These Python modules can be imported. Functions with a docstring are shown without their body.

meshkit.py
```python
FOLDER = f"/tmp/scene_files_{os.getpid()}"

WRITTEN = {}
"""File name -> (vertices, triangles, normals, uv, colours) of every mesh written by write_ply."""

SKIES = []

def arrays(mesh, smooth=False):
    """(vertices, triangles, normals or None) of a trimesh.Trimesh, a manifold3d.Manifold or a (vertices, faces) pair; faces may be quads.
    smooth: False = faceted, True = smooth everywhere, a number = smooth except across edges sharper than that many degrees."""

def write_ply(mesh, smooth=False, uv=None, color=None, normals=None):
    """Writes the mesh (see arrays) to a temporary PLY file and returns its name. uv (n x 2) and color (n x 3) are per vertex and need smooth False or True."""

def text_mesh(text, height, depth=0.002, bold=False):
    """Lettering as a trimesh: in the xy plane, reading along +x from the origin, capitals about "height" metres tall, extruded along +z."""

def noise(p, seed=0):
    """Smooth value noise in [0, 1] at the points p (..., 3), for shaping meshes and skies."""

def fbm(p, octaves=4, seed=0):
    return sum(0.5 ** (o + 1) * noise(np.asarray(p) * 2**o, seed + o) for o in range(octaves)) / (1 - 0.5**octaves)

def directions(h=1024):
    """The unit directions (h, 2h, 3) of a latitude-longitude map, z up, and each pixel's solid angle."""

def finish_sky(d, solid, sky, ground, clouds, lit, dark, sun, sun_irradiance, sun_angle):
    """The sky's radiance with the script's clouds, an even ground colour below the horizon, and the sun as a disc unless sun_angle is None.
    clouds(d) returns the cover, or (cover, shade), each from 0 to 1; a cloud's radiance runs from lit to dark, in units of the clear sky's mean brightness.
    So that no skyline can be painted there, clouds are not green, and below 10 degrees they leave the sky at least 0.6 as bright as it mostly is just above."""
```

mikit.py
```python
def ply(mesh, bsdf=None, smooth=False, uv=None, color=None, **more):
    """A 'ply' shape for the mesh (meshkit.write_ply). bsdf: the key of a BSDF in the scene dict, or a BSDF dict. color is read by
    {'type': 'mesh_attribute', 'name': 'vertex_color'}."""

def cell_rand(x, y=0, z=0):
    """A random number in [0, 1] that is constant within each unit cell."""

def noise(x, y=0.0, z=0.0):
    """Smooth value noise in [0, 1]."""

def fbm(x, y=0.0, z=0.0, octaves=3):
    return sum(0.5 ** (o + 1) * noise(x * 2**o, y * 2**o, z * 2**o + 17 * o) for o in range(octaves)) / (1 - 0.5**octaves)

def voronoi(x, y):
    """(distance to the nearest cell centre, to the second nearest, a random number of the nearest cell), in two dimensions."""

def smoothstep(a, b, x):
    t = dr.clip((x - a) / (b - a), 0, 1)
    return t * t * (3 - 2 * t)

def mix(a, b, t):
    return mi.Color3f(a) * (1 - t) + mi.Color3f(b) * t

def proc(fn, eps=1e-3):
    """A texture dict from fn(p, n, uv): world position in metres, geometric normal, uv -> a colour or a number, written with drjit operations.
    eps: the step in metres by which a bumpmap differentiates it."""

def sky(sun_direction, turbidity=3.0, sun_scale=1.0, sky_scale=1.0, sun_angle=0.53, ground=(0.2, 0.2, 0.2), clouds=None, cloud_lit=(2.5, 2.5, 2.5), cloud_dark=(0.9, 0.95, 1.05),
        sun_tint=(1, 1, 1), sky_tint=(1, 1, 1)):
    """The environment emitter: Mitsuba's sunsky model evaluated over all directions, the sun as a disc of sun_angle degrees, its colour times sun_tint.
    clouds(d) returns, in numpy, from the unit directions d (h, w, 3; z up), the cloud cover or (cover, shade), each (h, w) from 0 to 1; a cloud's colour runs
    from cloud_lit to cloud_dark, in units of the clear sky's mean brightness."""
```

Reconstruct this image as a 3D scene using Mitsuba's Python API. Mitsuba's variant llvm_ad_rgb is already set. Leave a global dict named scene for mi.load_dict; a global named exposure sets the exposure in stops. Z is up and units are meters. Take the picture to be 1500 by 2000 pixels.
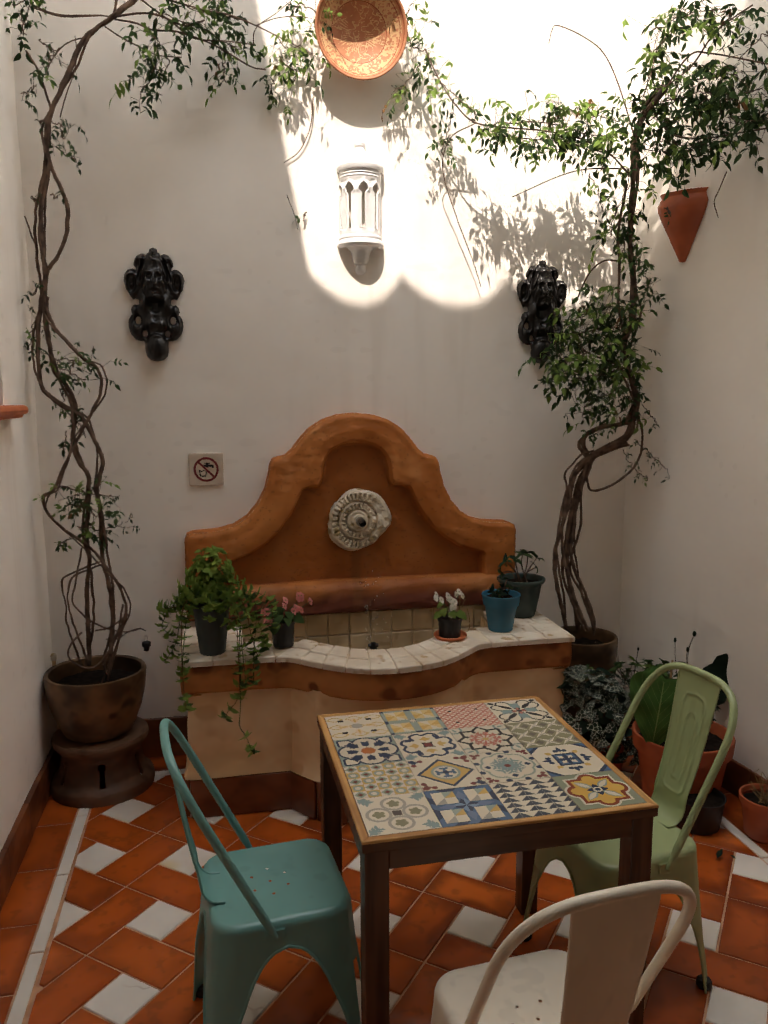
import math, numpy as np, trimesh, mitsuba as mi, mikit, meshkit, drjit as dr
from scipy.spatial import Delaunay
from shapely.geometry import Polygon, Point, LineString, box
from shapely import affinity, contains_xy
from shapely.ops import unary_union
from mikit import proc, noise, fbm, voronoi, smoothstep, mix
T = mi.ScalarTransform4f
scene, labels = {}, {}
# ---------------------------------------------------------------- camera, sky, exposure
CAM = np.array([0.8073, -3.8372, 1.7458]); FWD = np.array([0.1958, 0.9699, -0.1455]); UP = np.array([0.0312, 0.1423, 0.9893])
scene['camera'] = {'type': 'perspective', 'fov': 51.31, 'fov_axis': 'x', 'near_clip': 0.02, 'far_clip': 200.0,
                   'to_world': T().look_at(origin=CAM.tolist(), target=(CAM + FWD).tolist(), up=UP.tolist())}
SUN = (-0.30, -1.0, 1.62)
scene['sky'] = mikit.sky(SUN, turbidity=4, sun_scale=0.36, sky_scale=1.0, sun_tint=(0.95, 0.99, 1.12),
                         clouds=lambda d: 0.85 * np.clip(meshkit.fbm(d * 2.2, 4, 3) * 2.6 - 0.5, 0, 1), cloud_lit=(4.2, 4.15, 4.05), cloud_dark=(1.6, 1.6, 1.65))
exposure = 4.12
# ---------------------------------------------------------------- helpers
R = np.random.default_rng(7)
PI = math.pi


def free(key):
    if key not in scene and key not in labels: return key
    k = 1
    while f'{key}_{k:03d}' in scene or f'{key}_{k:03d}' in labels: k += 1
    return f'{key}_{k:03d}'


def put(key, mesh, bsdf, smooth=False, tw=None, **kw):
    key = free(key)
    d = mesh if isinstance(mesh, dict) else mikit.ply(mesh, bsdf, smooth=smooth, **kw)
    if tw is not None: d = {**d, 'to_world': tw}
    scene[key] = d
    return key


def tag(key, label=None, cat=None, group=None, kind=None):
    d = labels.setdefault(key, {})
    for a, b in (('label', label), ('category', cat), ('group', group), ('kind', kind)):
        if b: d[a] = b
    return key


def thing(name, label, cat, group=None):
    return tag(free(name), label, cat, group)


def M(v, f): return trimesh.Trimesh(np.asarray(v, float), np.asarray(f), process=False)
def cat(ms): return trimesh.util.concatenate(list(ms))
def shift(m, *t): m = m.copy(); m.apply_translation(t); return m


def rot(m, ax, deg, at=(0, 0, 0)):
    m = m.copy(); m.apply_transform(trimesh.transformations.rotation_matrix(math.radians(deg), ax, at)); return m


def grid(V):
    n, k = V.shape[:2]
    i = np.arange(n * k).reshape(n, k)
    a, b, c, d = i[:-1, :-1].ravel(), i[1:, :-1].ravel(), i[1:, 1:].ravel(), i[:-1, 1:].ravel()
    return M(V.reshape(-1, 3), np.vstack([np.c_[a, b, c], np.c_[a, c, d]]))


def spline(P, n):
    P = np.asarray(P, float)
    if len(P) < 3:
        s = np.linspace(0, 1, n)[:, None]; return P[0] * (1 - s) + P[-1] * s
    d = np.r_[0, np.cumsum(np.linalg.norm(np.diff(P, axis=0), axis=1) ** 0.6 + 1e-9)]
    Q = np.vstack([2 * P[0] - P[1], P, 2 * P[-1] - P[-2]]); out = []
    for u in np.linspace(0, d[-1], n):
        i = min(max(np.searchsorted(d, u) - 1, 0), len(P) - 2); t = (u - d[i]) / (d[i + 1] - d[i])
        a, b, c, e = Q[i:i + 4]
        out.append(0.5 * (2 * b + (c - a) * t + (2 * a - 5 * b + 4 * c - e) * t * t + (3 * b - a - 3 * c + e) * t ** 3))
    return np.array(out)


def tube(P, r, sides=8, caps=True, closed=False):
    P = np.asarray(P, float); n = len(P); r = np.broadcast_to(r, (n,))
    t = np.gradient(P, axis=0)
    if closed: t = np.roll(P, -1, 0) - np.roll(P, 1, 0)
    t /= np.linalg.norm(t, axis=1, keepdims=True) + 1e-12
    a = np.cross(t[0], [0.31, 0.42, 0.85]); a /= np.linalg.norm(a); V = []
    ang = np.arange(sides) * 2 * PI / sides
    for i in range(n):
        a = a - t[i] * (a @ t[i]); a /= np.linalg.norm(a) + 1e-12
        b = np.cross(t[i], a)
        V.append(P[i] + r[i] * (np.cos(ang)[:, None] * a + np.sin(ang)[:, None] * b))
    V = np.vstack(V); F = []
    j = np.arange(sides); j2 = (j + 1) % sides
    for i in range(n if closed else n - 1):
        k = (i + 1) % n
        F += [np.c_[i * sides + j, i * sides + j2, k * sides + j2], np.c_[i * sides + j, k * sides + j2, k * sides + j]]
    if caps and not closed:
        V = np.vstack([V, P[:1], P[-1:]])
        F += [np.c_[j2, j, j * 0 + n * sides], np.c_[(n - 1) * sides + j, (n - 1) * sides + j2, j * 0 + n * sides + 1]]
    return M(V, np.vstack(F))


def lathe(prof, n=40, a0=0.0, a1=2 * PI):
    prof = np.asarray(prof, float); full = abs(a1 - a0 - 2 * PI) < 1e-6
    th = np.linspace(a0, a1, n + 1)
    V = np.stack([np.outer(np.cos(th), prof[:, 0]), np.outer(np.sin(th), prof[:, 0]), np.outer(th * 0 + 1, prof[:, 1])], -1)
    m = grid(V)
    if full: m.merge_vertices()
    return m


def cbox(sx, sy, sz, c=0.004):
    """box with chamfered edges, centred"""
    P = []
    for x in (-1, 1):
        for y in (-1, 1):
            for z in (-1, 1):
                h = np.array([sx, sy, sz]) / 2 * [x, y, z]
                for k in range(3):
                    q = h.copy(); q[[i for i in range(3) if i != k]] -= c * np.array([x, y, z])[[i for i in range(3) if i != k]]
                    P.append(q)
    return trimesh.convex.convex_hull(np.array(P))


def at(m, x, y, z, rz=0.0): return shift(rot(m, [0, 0, 1], rz) if rz else m, x, y, z)


def dense(line, h):
    line = np.asarray(line, float); out = []
    for a, b in zip(line[:-1], line[1:]):
        n = max(1, int(math.ceil(np.linalg.norm(b - a) / h)))
        out.append(a + (b - a) * (np.arange(n) / n)[:, None])
    return np.vstack(out)


def mesh2d(poly, h, extra=None, hb=None):
    """points on the outline and a hexagonal lattice inside, Delaunay, triangles inside kept"""
    hb = hb or h; rings = [poly.exterior] + list(poly.interiors)
    pts = [dense(np.array(r.coords), hb) for r in rings]
    x0, y0, x1, y1 = poly.bounds
    gx, gy = np.meshgrid(np.arange(x0, x1, h), np.arange(y0, y1, h * 0.866))
    gx = gx + (np.arange(gx.shape[0]) % 2)[:, None] * h / 2
    inn = poly.buffer(-0.55 * h); g = np.c_[gx.ravel(), gy.ravel()]
    if extra is not None:
        g = g[contains_xy(extra[1], g[:, 0], g[:, 1])] if extra[1] is not None else g[:0]
        pts += [e for e in extra[0]]
    pts.append(g[contains_xy(inn, g[:, 0], g[:, 1])])
    p = np.vstack(pts); p = p[np.unique(np.round(p, 6), axis=0, return_index=True)[1]]
    t = Delaunay(p + np.random.default_rng(1).normal(0, 1e-7, p.shape)).simplices
    c = p[t].mean(1); t = t[contains_xy(poly, c[:, 0], c[:, 1])]
    a = np.cross(p[t[:, 1]] - p[t[:, 0]], p[t[:, 2]] - p[t[:, 0]])
    t = t[np.abs(a) > 1e-10]; a = a[np.abs(a) > 1e-10]
    t[a < 0] = t[a < 0][:, ::-1]
    return p, t


def solid(v, f, th):
    """gives an open sheet a thickness th on its inner side"""
    m = M(v, f); n = m.vertex_normals; V = np.vstack([v, v - n * th]); k = len(v)
    e = np.sort(m.edges, axis=1); u, inv, cnt = np.unique(e, axis=0, return_inverse=True, return_counts=True)
    be = m.edges[cnt[inv] == 1]
    F = np.vstack([f, f[:, ::-1] + k, np.c_[be[:, 1], be[:, 0], be[:, 0] + k], np.c_[be[:, 1], be[:, 0] + k, be[:, 1] + k]])
    return M(V, F)


def slab(poly, z0, z1, c=0.003):
    """a polygon extruded with a chamfered upper rim"""
    out = []
    for g in getattr(poly, 'geoms', [poly]):
        if g.area < 1e-5: continue
        inner = g.buffer(-c, join_style=2)
        if inner.is_empty or inner.geom_type != 'Polygon' or len(inner.exterior.coords) != len(g.exterior.coords):
            m = trimesh.creation.extrude_polygon(g, z1 - z0, engine='earcut'); m.apply_translation([0, 0, z0]); out.append(m); continue
        a = np.array(g.exterior.coords)[:-1]; b = np.array(inner.exterior.coords)[:-1]
        if Polygon(a).exterior.is_ccw != Polygon(b).exterior.is_ccw: b = b[::-1]
        b = np.roll(b, -int(np.argmin(np.linalg.norm(b - a[0], axis=1))), 0); n = len(a)
        if not Polygon(a).exterior.is_ccw: a, b = a[::-1], b[::-1]
        V = np.vstack([np.c_[a, np.full(n, z0)], np.c_[a, np.full(n, z1 - c)], np.c_[b, np.full(n, z1)]])
        i = np.arange(n); j = (i + 1) % n; F = []
        for o in (0, n): F += [np.c_[i + o, j + o, j + o + n], np.c_[i + o, j + o + n, i + o + n]]
        tv, tf = trimesh.creation.triangulate_polygon(Polygon(b), engine='earcut')
        d = np.linalg.norm(tv[:, None] - b[None], axis=2).argmin(1); tf = d[tf]
        ar = np.cross(b[tf[:, 1]] - b[tf[:, 0]], b[tf[:, 2]] - b[tf[:, 0]]); tf[ar < 0] = tf[ar < 0][:, ::-1]
        F += [tf + 2 * n, tf[:, ::-1]]
        out.append(M(V, np.vstack(F)))
    return cat(out) if out else None


# ---------------------------------------------------------------- materials
def rgb(*c): return {'type': 'rgb', 'value': list(map(float, c))}


def mat(key, color, rough=0.5, bump=None, bs=1.0, **kw):
    b = {'type': 'principled', 'base_color': rgb(*color) if isinstance(color, (tuple, list)) else color, 'roughness': rough, **kw}
    if bump: b = {'type': 'bumpmap', 'arbitrary': bump, 'scale': bs, 'bsdf': b}
    scene[key] = {'type': 'twosided', 'bsdf': b}


def two(c0, c1, sc, lo=0.3, hi=0.7, oct=4, c2=None, sc2=40.0):
    """mottled colour between c0 and c1 in world space"""
    def fn(p, n, uv):
        c = mix(c0, c1, smoothstep(lo, hi, fbm(p.x * sc, p.y * sc, p.z * sc, oct)))
        if c2 is not None: c = mix(c, c2, smoothstep(0.6, 0.78, fbm(p.x * sc2 + 9, p.y * sc2, p.z * sc2, 2)))
        return c
    return proc(fn)


def plaster_col(p, n, uv):
    c = mix((0.80, 0.755, 0.685), (0.84, 0.80, 0.735), smoothstep(0.3, 0.7, fbm(p.x * 1.7, p.y * 1.7, p.z * 1.1, 4)))
    low = smoothstep(0.55, 0.0, p.z) * fbm(p.x * 5, p.y * 5, p.z * 2.5, 3)
    c = mix(c, (0.66, 0.56, 0.50), low * 0.5)
    s = smoothstep(0.80, 0.83, noise(p.x * 23, p.y * 23, p.z * 23)) * smoothstep(0.55, 0.7, noise(p.x * 2.1 + 5, p.y * 2, p.z * 2.1))
    st = smoothstep(0.52, 0.80, fbm(p.x * 13 + p.y * 13, 2.0, p.z * 0.9, 3)) * smoothstep(0.4, 0.6, noise(p.x * 1.3, p.y * 1.3, p.z * 0.8))
    c = mix(c, (0.62, 0.56, 0.48), st * 0.20)
    return mix(c, (0.5, 0.45, 0.39), s * 0.10)


def plaster_h(p, n, uv):
    return fbm(p.x * 11, p.y * 11, p.z * 11, 4) * 0.6 + fbm(p.x * 60, p.y * 60, p.z * 60, 2) * 0.10


mat('plaster', proc(plaster_col), 0.85, proc(plaster_h, 2e-3), 0.0075, specular=0.2)


def tile_tone(p, n, uv, g):
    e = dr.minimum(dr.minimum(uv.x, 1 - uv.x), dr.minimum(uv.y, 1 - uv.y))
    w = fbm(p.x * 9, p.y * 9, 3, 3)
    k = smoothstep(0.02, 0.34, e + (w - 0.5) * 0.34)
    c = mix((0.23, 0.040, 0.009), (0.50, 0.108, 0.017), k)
    c = mix(c, (0.42, 0.084, 0.013), smoothstep(0.4, 0.7, fbm(p.x * 1.3, p.y * 1.3, 8, 2)) * 0.7)
    return mix(c, (0.20, 0.055, 0.018), smoothstep(0.6, 0.8, fbm(p.x * 30, p.y * 30, 1, 3)) * 0.35) * g


for _k, _g in ((0, (1, 1, 1)), (1, (0.84, 0.81, 0.82)), (2, (1.06, 1.16, 1.25))):
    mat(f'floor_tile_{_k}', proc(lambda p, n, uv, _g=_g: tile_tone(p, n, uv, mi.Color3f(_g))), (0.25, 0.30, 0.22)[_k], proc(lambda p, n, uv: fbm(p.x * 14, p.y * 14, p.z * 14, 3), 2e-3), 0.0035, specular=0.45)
mat('skirt_tile', two((0.10, 0.030, 0.012), (0.19, 0.060, 0.020), 7.0), 0.35, specular=0.45)


def marble_col(p, n, uv):
    c = mix((0.68, 0.645, 0.58), (0.78, 0.755, 0.70), fbm(p.x * 6, p.y * 6, 2, 3))
    v = dr.abs(fbm(p.x * 4 + 3, p.y * 4, 5, 4) - 0.5)
    c = mix(c, (0.40, 0.30, 0.25), smoothstep(0.012, 0.0, v) * 0.40 * smoothstep(0.60, 0.72, noise(p.x * 1.7, p.y * 1.7, 4)))
    return mix(c, (0.62, 0.50, 0.25), smoothstep(0.62, 0.80, fbm(p.x * 3.1 + 11, p.y * 3.1, 9, 3)) * 0.7)


mat('marble', proc(marble_col), 0.28, specular=0.5)
mat('grout', two((0.42, 0.225, 0.125), (0.60, 0.36, 0.22), 20.0), 0.9)


def stucco_col(p, n, uv):
    c = mix((0.37, 0.115, 0.021), (0.51, 0.190, 0.047), smoothstep(0.3, 0.7, fbm(p.x * 5, p.y * 5, p.z * 5, 4)))
    c = mix(c, (0.56, 0.27, 0.10), smoothstep(0.5, 0.8, fbm(p.x * 13, p.y * 13, p.z * 5, 3)) * 0.5)
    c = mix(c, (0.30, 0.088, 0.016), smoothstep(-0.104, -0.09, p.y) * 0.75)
    wet = smoothstep(0.96, 0.72, p.z + (fbm(p.x * 6, p.y * 6, p.z * 6, 3) - 0.5) * 0.25) * smoothstep(0.68, 0.71, p.z) * smoothstep(1.0, 0.6, dr.abs(p.x - 1.46)) * (0.45 + 0.55 * smoothstep(0.84, 0.77, p.z))
    c = mix(c, (0.15, 0.042, 0.024), wet)
    run = smoothstep(0.035, 0.012, dr.abs(p.x - 1.425 + (noise(p.z * 14, 2.0, 1.0) - 0.5) * 0.02)) * smoothstep(0.70, 0.80, p.z) * smoothstep(1.06, 1.0, p.z)
    c = mix(c, (0.22, 0.09, 0.03), run * 0.6)
    return mix(c, (0.20, 0.07, 0.02), smoothstep(0.66, 0.80, fbm(p.x * 70, p.y * 70, p.z * 70, 2)) * 0.4)


mat('stucco', proc(stucco_col), 0.62, proc(lambda p, n, uv: fbm(p.x * 20, p.y * 30, p.z * 48, 4) + 0.3 * fbm(p.x * 90, p.y * 90, p.z * 90, 2), 1.5e-3), 0.0065, specular=0.35)
mat('band', two((0.26, 0.095, 0.028), (0.46, 0.20, 0.065), 7.0, c2=(0.20, 0.065, 0.02), sc2=14.0), 0.6, proc(lambda p, n, uv: fbm(p.x * 18, p.y * 18, p.z * 40, 4), 1.5e-3), 0.010, specular=0.35)
mat('sand_stucco', two((0.62, 0.42, 0.22), (0.77, 0.58, 0.36), 5.0, c2=(0.60, 0.39, 0.20), sc2=11.0), 0.8, proc(lambda p, n, uv: fbm(p.x * 30, p.y * 30, p.z * 30, 4), 1.5e-3), 0.007)
mat('travertine', two((0.58, 0.50, 0.39), (0.72, 0.66, 0.55), 9.0, c2=(0.46, 0.33, 0.19), sc2=24.0), 0.6, proc(lambda p, n, uv: fbm(p.x * 45, p.y * 45, p.z * 45, 3), 1e-3), 0.004)
mat('pool_tile', two((0.48, 0.36, 0.21), (0.64, 0.52, 0.34), 7.0, c2=(0.42, 0.30, 0.16), sc2=26.0), 0.45, specular=0.5)
mat('mortar', two((0.54, 0.44, 0.31), (0.68, 0.60, 0.46), 16.0), 0.9)
mat('stone', two((0.50, 0.42, 0.30), (0.74, 0.67, 0.54), 12.0, c2=(0.33, 0.25, 0.12), sc2=30.0), 0.7)
mat('iron', (0.0045, 0.0036, 0.0034), 0.34, specular=0.5)
mat('ceramic', (0.66, 0.66, 0.655), 0.40)
mat('black_plastic', (0.010, 0.010, 0.011), 0.42)
mat('grey_plastic', two((0.030, 0.042, 0.042), (0.042, 0.055, 0.054), 14.0), 0.45)
mat('blue_plastic', two((0.020, 0.115, 0.185), (0.030, 0.145, 0.225), 9.0), 0.4)
mat('green_glaze', two((0.018, 0.034, 0.030), (0.040, 0.062, 0.055), 12.0), 0.35)
mat('terracotta', two((0.42, 0.105, 0.035), (0.52, 0.150, 0.055), 8.0), 0.55)
mat('terracotta_red', two((0.30, 0.066, 0.026), (0.40, 0.10, 0.038), 8.0), 0.5)
mat('clay', two((0.070, 0.036, 0.019), (0.15, 0.078, 0.042), 8.0, c2=(0.10, 0.05, 0.025), sc2=18.0), 0.6, proc(lambda p, n, uv: fbm(p.x * 10, p.y * 10, p.z * 60, 3), 1.5e-3), 0.004)
mat('brown_glaze', two((0.050, 0.027, 0.014), (0.25, 0.14, 0.06), 6.0, lo=0.35, hi=0.75, c2=(0.05, 0.026, 0.014), sc2=13.0), 0.33, proc(lambda p, n, uv: fbm(p.x * 16, p.y * 16, p.z * 16, 3), 2e-3), 0.008, metallic=0.25, specular=0.6)
mat('soil', two((0.006, 0.004, 0.003), (0.016, 0.011, 0.008), 60.0), 0.95, specular=0.08)
mat('rubber', (0.012, 0.011, 0.010), 0.6)


def wood(c0, c1, key, rough, ax=0):
    def fn(p, n, uv):
        u = fbm(uv.x * 3.0, uv.y * 60.0, 1.0, 3); w = fbm(uv.x * 9.0, uv.y * 14.0, 4.0, 3)
        return mix(c0, c1, smoothstep(0.25, 0.75, u * 0.7 + w * 0.3))
    mat(key, proc(fn), rough, specular=0.5)


wood((0.040, 0.014, 0.006), (0.095, 0.036, 0.014), 'dark_wood', 0.36)
wood((0.32, 0.14, 0.035), (0.60, 0.34, 0.12), 'edge_wood', 0.42)


def paint(key, c, rough):
    d = tuple(x * 0.86 for x in c)
    def fn(p, n, uv):
        k = mix(d, c, smoothstep(0.3, 0.7, fbm(p.x * 3, p.y * 3, p.z * 3, 4)))
        return mix(k, tuple(x * 0.6 for x in c), smoothstep(0.60, 0.75, fbm(p.x * 24, p.y * 24, p.z * 9, 3)) * 0.22)
    mat(key, proc(fn), rough, proc(lambda p, n, uv: fbm(p.x * 30, p.y * 30, p.z * 30, 2), 2e-3), 0.0006, specular=0.55, clearcoat=0.7, clearcoat_gloss=0.80)


paint('teal_paint', (0.140, 0.335, 0.310), 0.36)
paint('green_paint', (0.330, 0.400, 0.190), 0.40)
paint('cream_paint', (0.760, 0.690, 0.560), 0.40)
mat('print', {'type': 'mesh_attribute', 'name': 'vertex_color'}, 0.30, specular=0.5)
mat('flat_print', {'type': 'mesh_attribute', 'name': 'vertex_color'}, 0.6)
mat('bark', two((0.045, 0.026, 0.017), (0.145, 0.090, 0.058), 30.0), 0.85, proc(lambda p, n, uv: fbm(p.x * 60, p.y * 60, p.z * 25, 3), 1e-3), 0.004)
mat('wire', (0.015, 0.015, 0.015), 0.5)
mat('chrome', (0.30, 0.30, 0.31), 0.25, metallic=1.0)
mat('dry', two((0.20, 0.12, 0.05), (0.34, 0.23, 0.10), 20.0), 0.85)
scene['leaf_mixed'] = {'type': 'principledthin', 'base_color': {'type': 'mesh_attribute', 'name': 'vertex_color'}, 'roughness': 0.42, 'diff_trans': 0.6, 'eta': 1.45}
mat('dark_plaster', (0.17, 0.13, 0.10), 0.85)
scene['glass'] = {'type': 'thindielectric', 'int_ior': 1.5}
scene['water'] = {'type': 'dielectric', 'int_ior': 1.33, 'ext_ior': 1.0}


def leafmat(key, c, t=0.7, rough=0.42):
    scene[key] = {'type': 'principledthin', 'base_color': rgb(*c), 'roughness': rough, 'diff_trans': t, 'eta': 1.45}


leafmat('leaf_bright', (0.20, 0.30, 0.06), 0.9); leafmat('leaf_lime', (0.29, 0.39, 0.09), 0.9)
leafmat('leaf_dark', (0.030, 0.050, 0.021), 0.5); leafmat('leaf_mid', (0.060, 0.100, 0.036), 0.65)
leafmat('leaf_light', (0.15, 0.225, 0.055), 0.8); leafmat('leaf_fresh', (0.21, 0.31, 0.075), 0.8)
leafmat('leaf_brown', (0.16, 0.085, 0.035), 0.5); leafmat('petal_pink', (0.86, 0.36, 0.36), 0.8, 0.6)
leafmat('petal_white', (0.82, 0.80, 0.72), 0.8, 0.6); leafmat('leaf_deep', (0.016, 0.027, 0.018), 0.3)


def vein_col(p, n, uv):
    a, b, c = voronoi(uv.x * 3.4, uv.y * 5.2)
    return mix((0.68, 0.70, 0.60), (0.014, 0.026, 0.016), smoothstep(0.05, 0.15, b - a))


scene['leaf_veined'] = {'type': 'principledthin', 'base_color': proc(vein_col), 'roughness': 0.45, 'diff_trans': 0.4, 'eta': 1.45}


def phil_col(p, n, uv):
    c = mix((0.042, 0.105, 0.026), (0.085, 0.165, 0.042), fbm(uv.x * 6, uv.y * 6, 1, 3))
    v = dr.abs(uv.x - 0.5); s = smoothstep(0.016, 0.004, v)
    k = (uv.y + v * 0.9) * 7.0; k = dr.abs(k - dr.floor(k) - 0.5)
    s = dr.maximum(s, smoothstep(0.07, 0.0, k) * 0.45)
    return mix(c, (0.22, 0.30, 0.11), s * 0.8)


scene['leaf_heart'] = {'type': 'principledthin', 'base_color': proc(phil_col), 'roughness': 0.32, 'diff_trans': 0.5, 'eta': 1.5}
# ================================================================ the setting: walls, roof, floor
H = 5.6


def wall_mesh(A, B, z0, z1, h, amp, seed, hole=None):
    """a hand plastered wall face from A to B (plan points), its front on the left of A->B"""
    A, B = np.array(A, float), np.array(B, float); L = np.linalg.norm(B - A); d = (B - A) / L; n = np.array([-d[1], d[0]])
    s = np.linspace(0, L, int(L / h) + 2); z = np.linspace(z0, z1, int((z1 - z0) / h) + 2)
    if hole: s = np.unique(np.r_[s, hole[0], hole[1]]); z = np.unique(np.r_[z, hole[2], hole[3]])
    S, Z = np.meshgrid(s, z, indexing='ij')
    P = np.stack([S * 1.3, Z * 1.3, S * 0 + seed], -1)
    D = amp * ((meshkit.fbm(P, 3, seed) - 0.5) * 2 + 0.35 * (meshkit.fbm(P * 5, 2, seed + 9) - 0.5))
    V = np.stack([A[0] + d[0] * S + n[0] * D, A[1] + d[1] * S + n[1] * D, Z], -1)
    m = grid(V)
    if hole:
        c = np.stack([S, Z], -1).reshape(-1, 2)[m.faces].mean(1)
        m.update_faces(~((c[:, 0] > hole[0]) & (c[:, 0] < hole[1]) & (c[:, 1] > hole[2]) & (c[:, 1] < hole[3])))
    return m


def wall(mesh, label):
    k = put('plaster_wall', mesh, 'plaster', smooth=True); tag(k, label, 'wall'); return k


RW = [(2.864, 0.1), (2.985, -1.0), (3.03, -2.2), (3.04, -3.3)]      # right wall in plan
back = wall(wall_mesh((3.2, 0), (-0.2, 0), 0.0, H, 0.05, 0.0045, 3), 'rear whitewashed plaster wall behind the fountain, half in sunlight')
left = wall(wall_mesh((0.0, 0.15), (0.0, -3.3), 0.0, H + 0.1, 0.06, 0.012, 5, hole=(0.695, 1.72, 1.71, 2.78)), 'whitewashed plaster wall on the left side with a window at its edge')
rp = dense(np.array(RW), 0.06); rz = np.linspace(0, H + 0.1, 96)
S_, Z_ = np.meshgrid(np.arange(len(rp)) * 0.06, rz, indexing='ij'); Pn = np.stack([S_ * 1.3, Z_ * 1.3, S_ * 0 + 8], -1)
D_ = 0.007 * ((meshkit.fbm(Pn, 3, 8) - 0.5) * 2 + 0.35 * (meshkit.fbm(Pn * 5, 2, 17) - 0.5))
rm = grid(np.stack([rp[:, :1] + D_, rp[:, 1:] + D_ * 0, Z_], -1))
right = wall(rm, 'whitewashed plaster wall on the right side with the hanging cone pot')
hall = cat([wall_mesh((-0.03, -3.15), (-0.03, -6.2), 0.0, H, 0.3, 0.004, 22), wall_mesh((-0.1, -6.0), (3.2, -6.0), 0.0, H, 0.3, 0.004, 21), wall_mesh((3.08, -6.2), (3.08, -3.0), 0.0, H, 0.3, 0.004, 23)])
tag(put('hall_wall', hall, 'dark_plaster', smooth=40), 'dark painted walls of the hall behind the viewer, out of the picture', 'wall')
# roof with the patio's opening; its camera-side eave is scalloped by two rows of curved tiles
XL, Y0 = 0.612, -2.085
YB = -0.72
edge = [(XL, YB), (XL, Y0 + 0.03)]
for x0, x1 in ((XL, 1.05), (1.05, 1.58), (1.58, 2.12), (2.12, 2.66), (2.66, 3.4)):
    u = np.linspace(0, 1, 15)
    edge += [(x0 + (x1 - x0) * t, Y0 + 0.03 - 0.085 * (1 - abs(2 * t - 1) ** 2.2)) for t in u]
edge += [(3.4, YB)]
hole = Polygon(edge).buffer(0)
rf = trimesh.creation.extrude_polygon(box(-0.6, -6.6, 3.8, 0.2).difference(hole), 0.05, engine='earcut')
tag(put('roof', shift(rf, 0, 0, H), 'plaster'), 'flat plastered roof around the open top of the patio', 'roof')
gal = trimesh.creation.box([3.6, 2.6, 0.2]); gal.apply_translation([1.5, -4.75, 2.95])
tag(put('gallery_ceiling', gal, 'dark_wood'), 'dark timber gallery ceiling over the viewer, out of the picture', 'ceiling')
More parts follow.
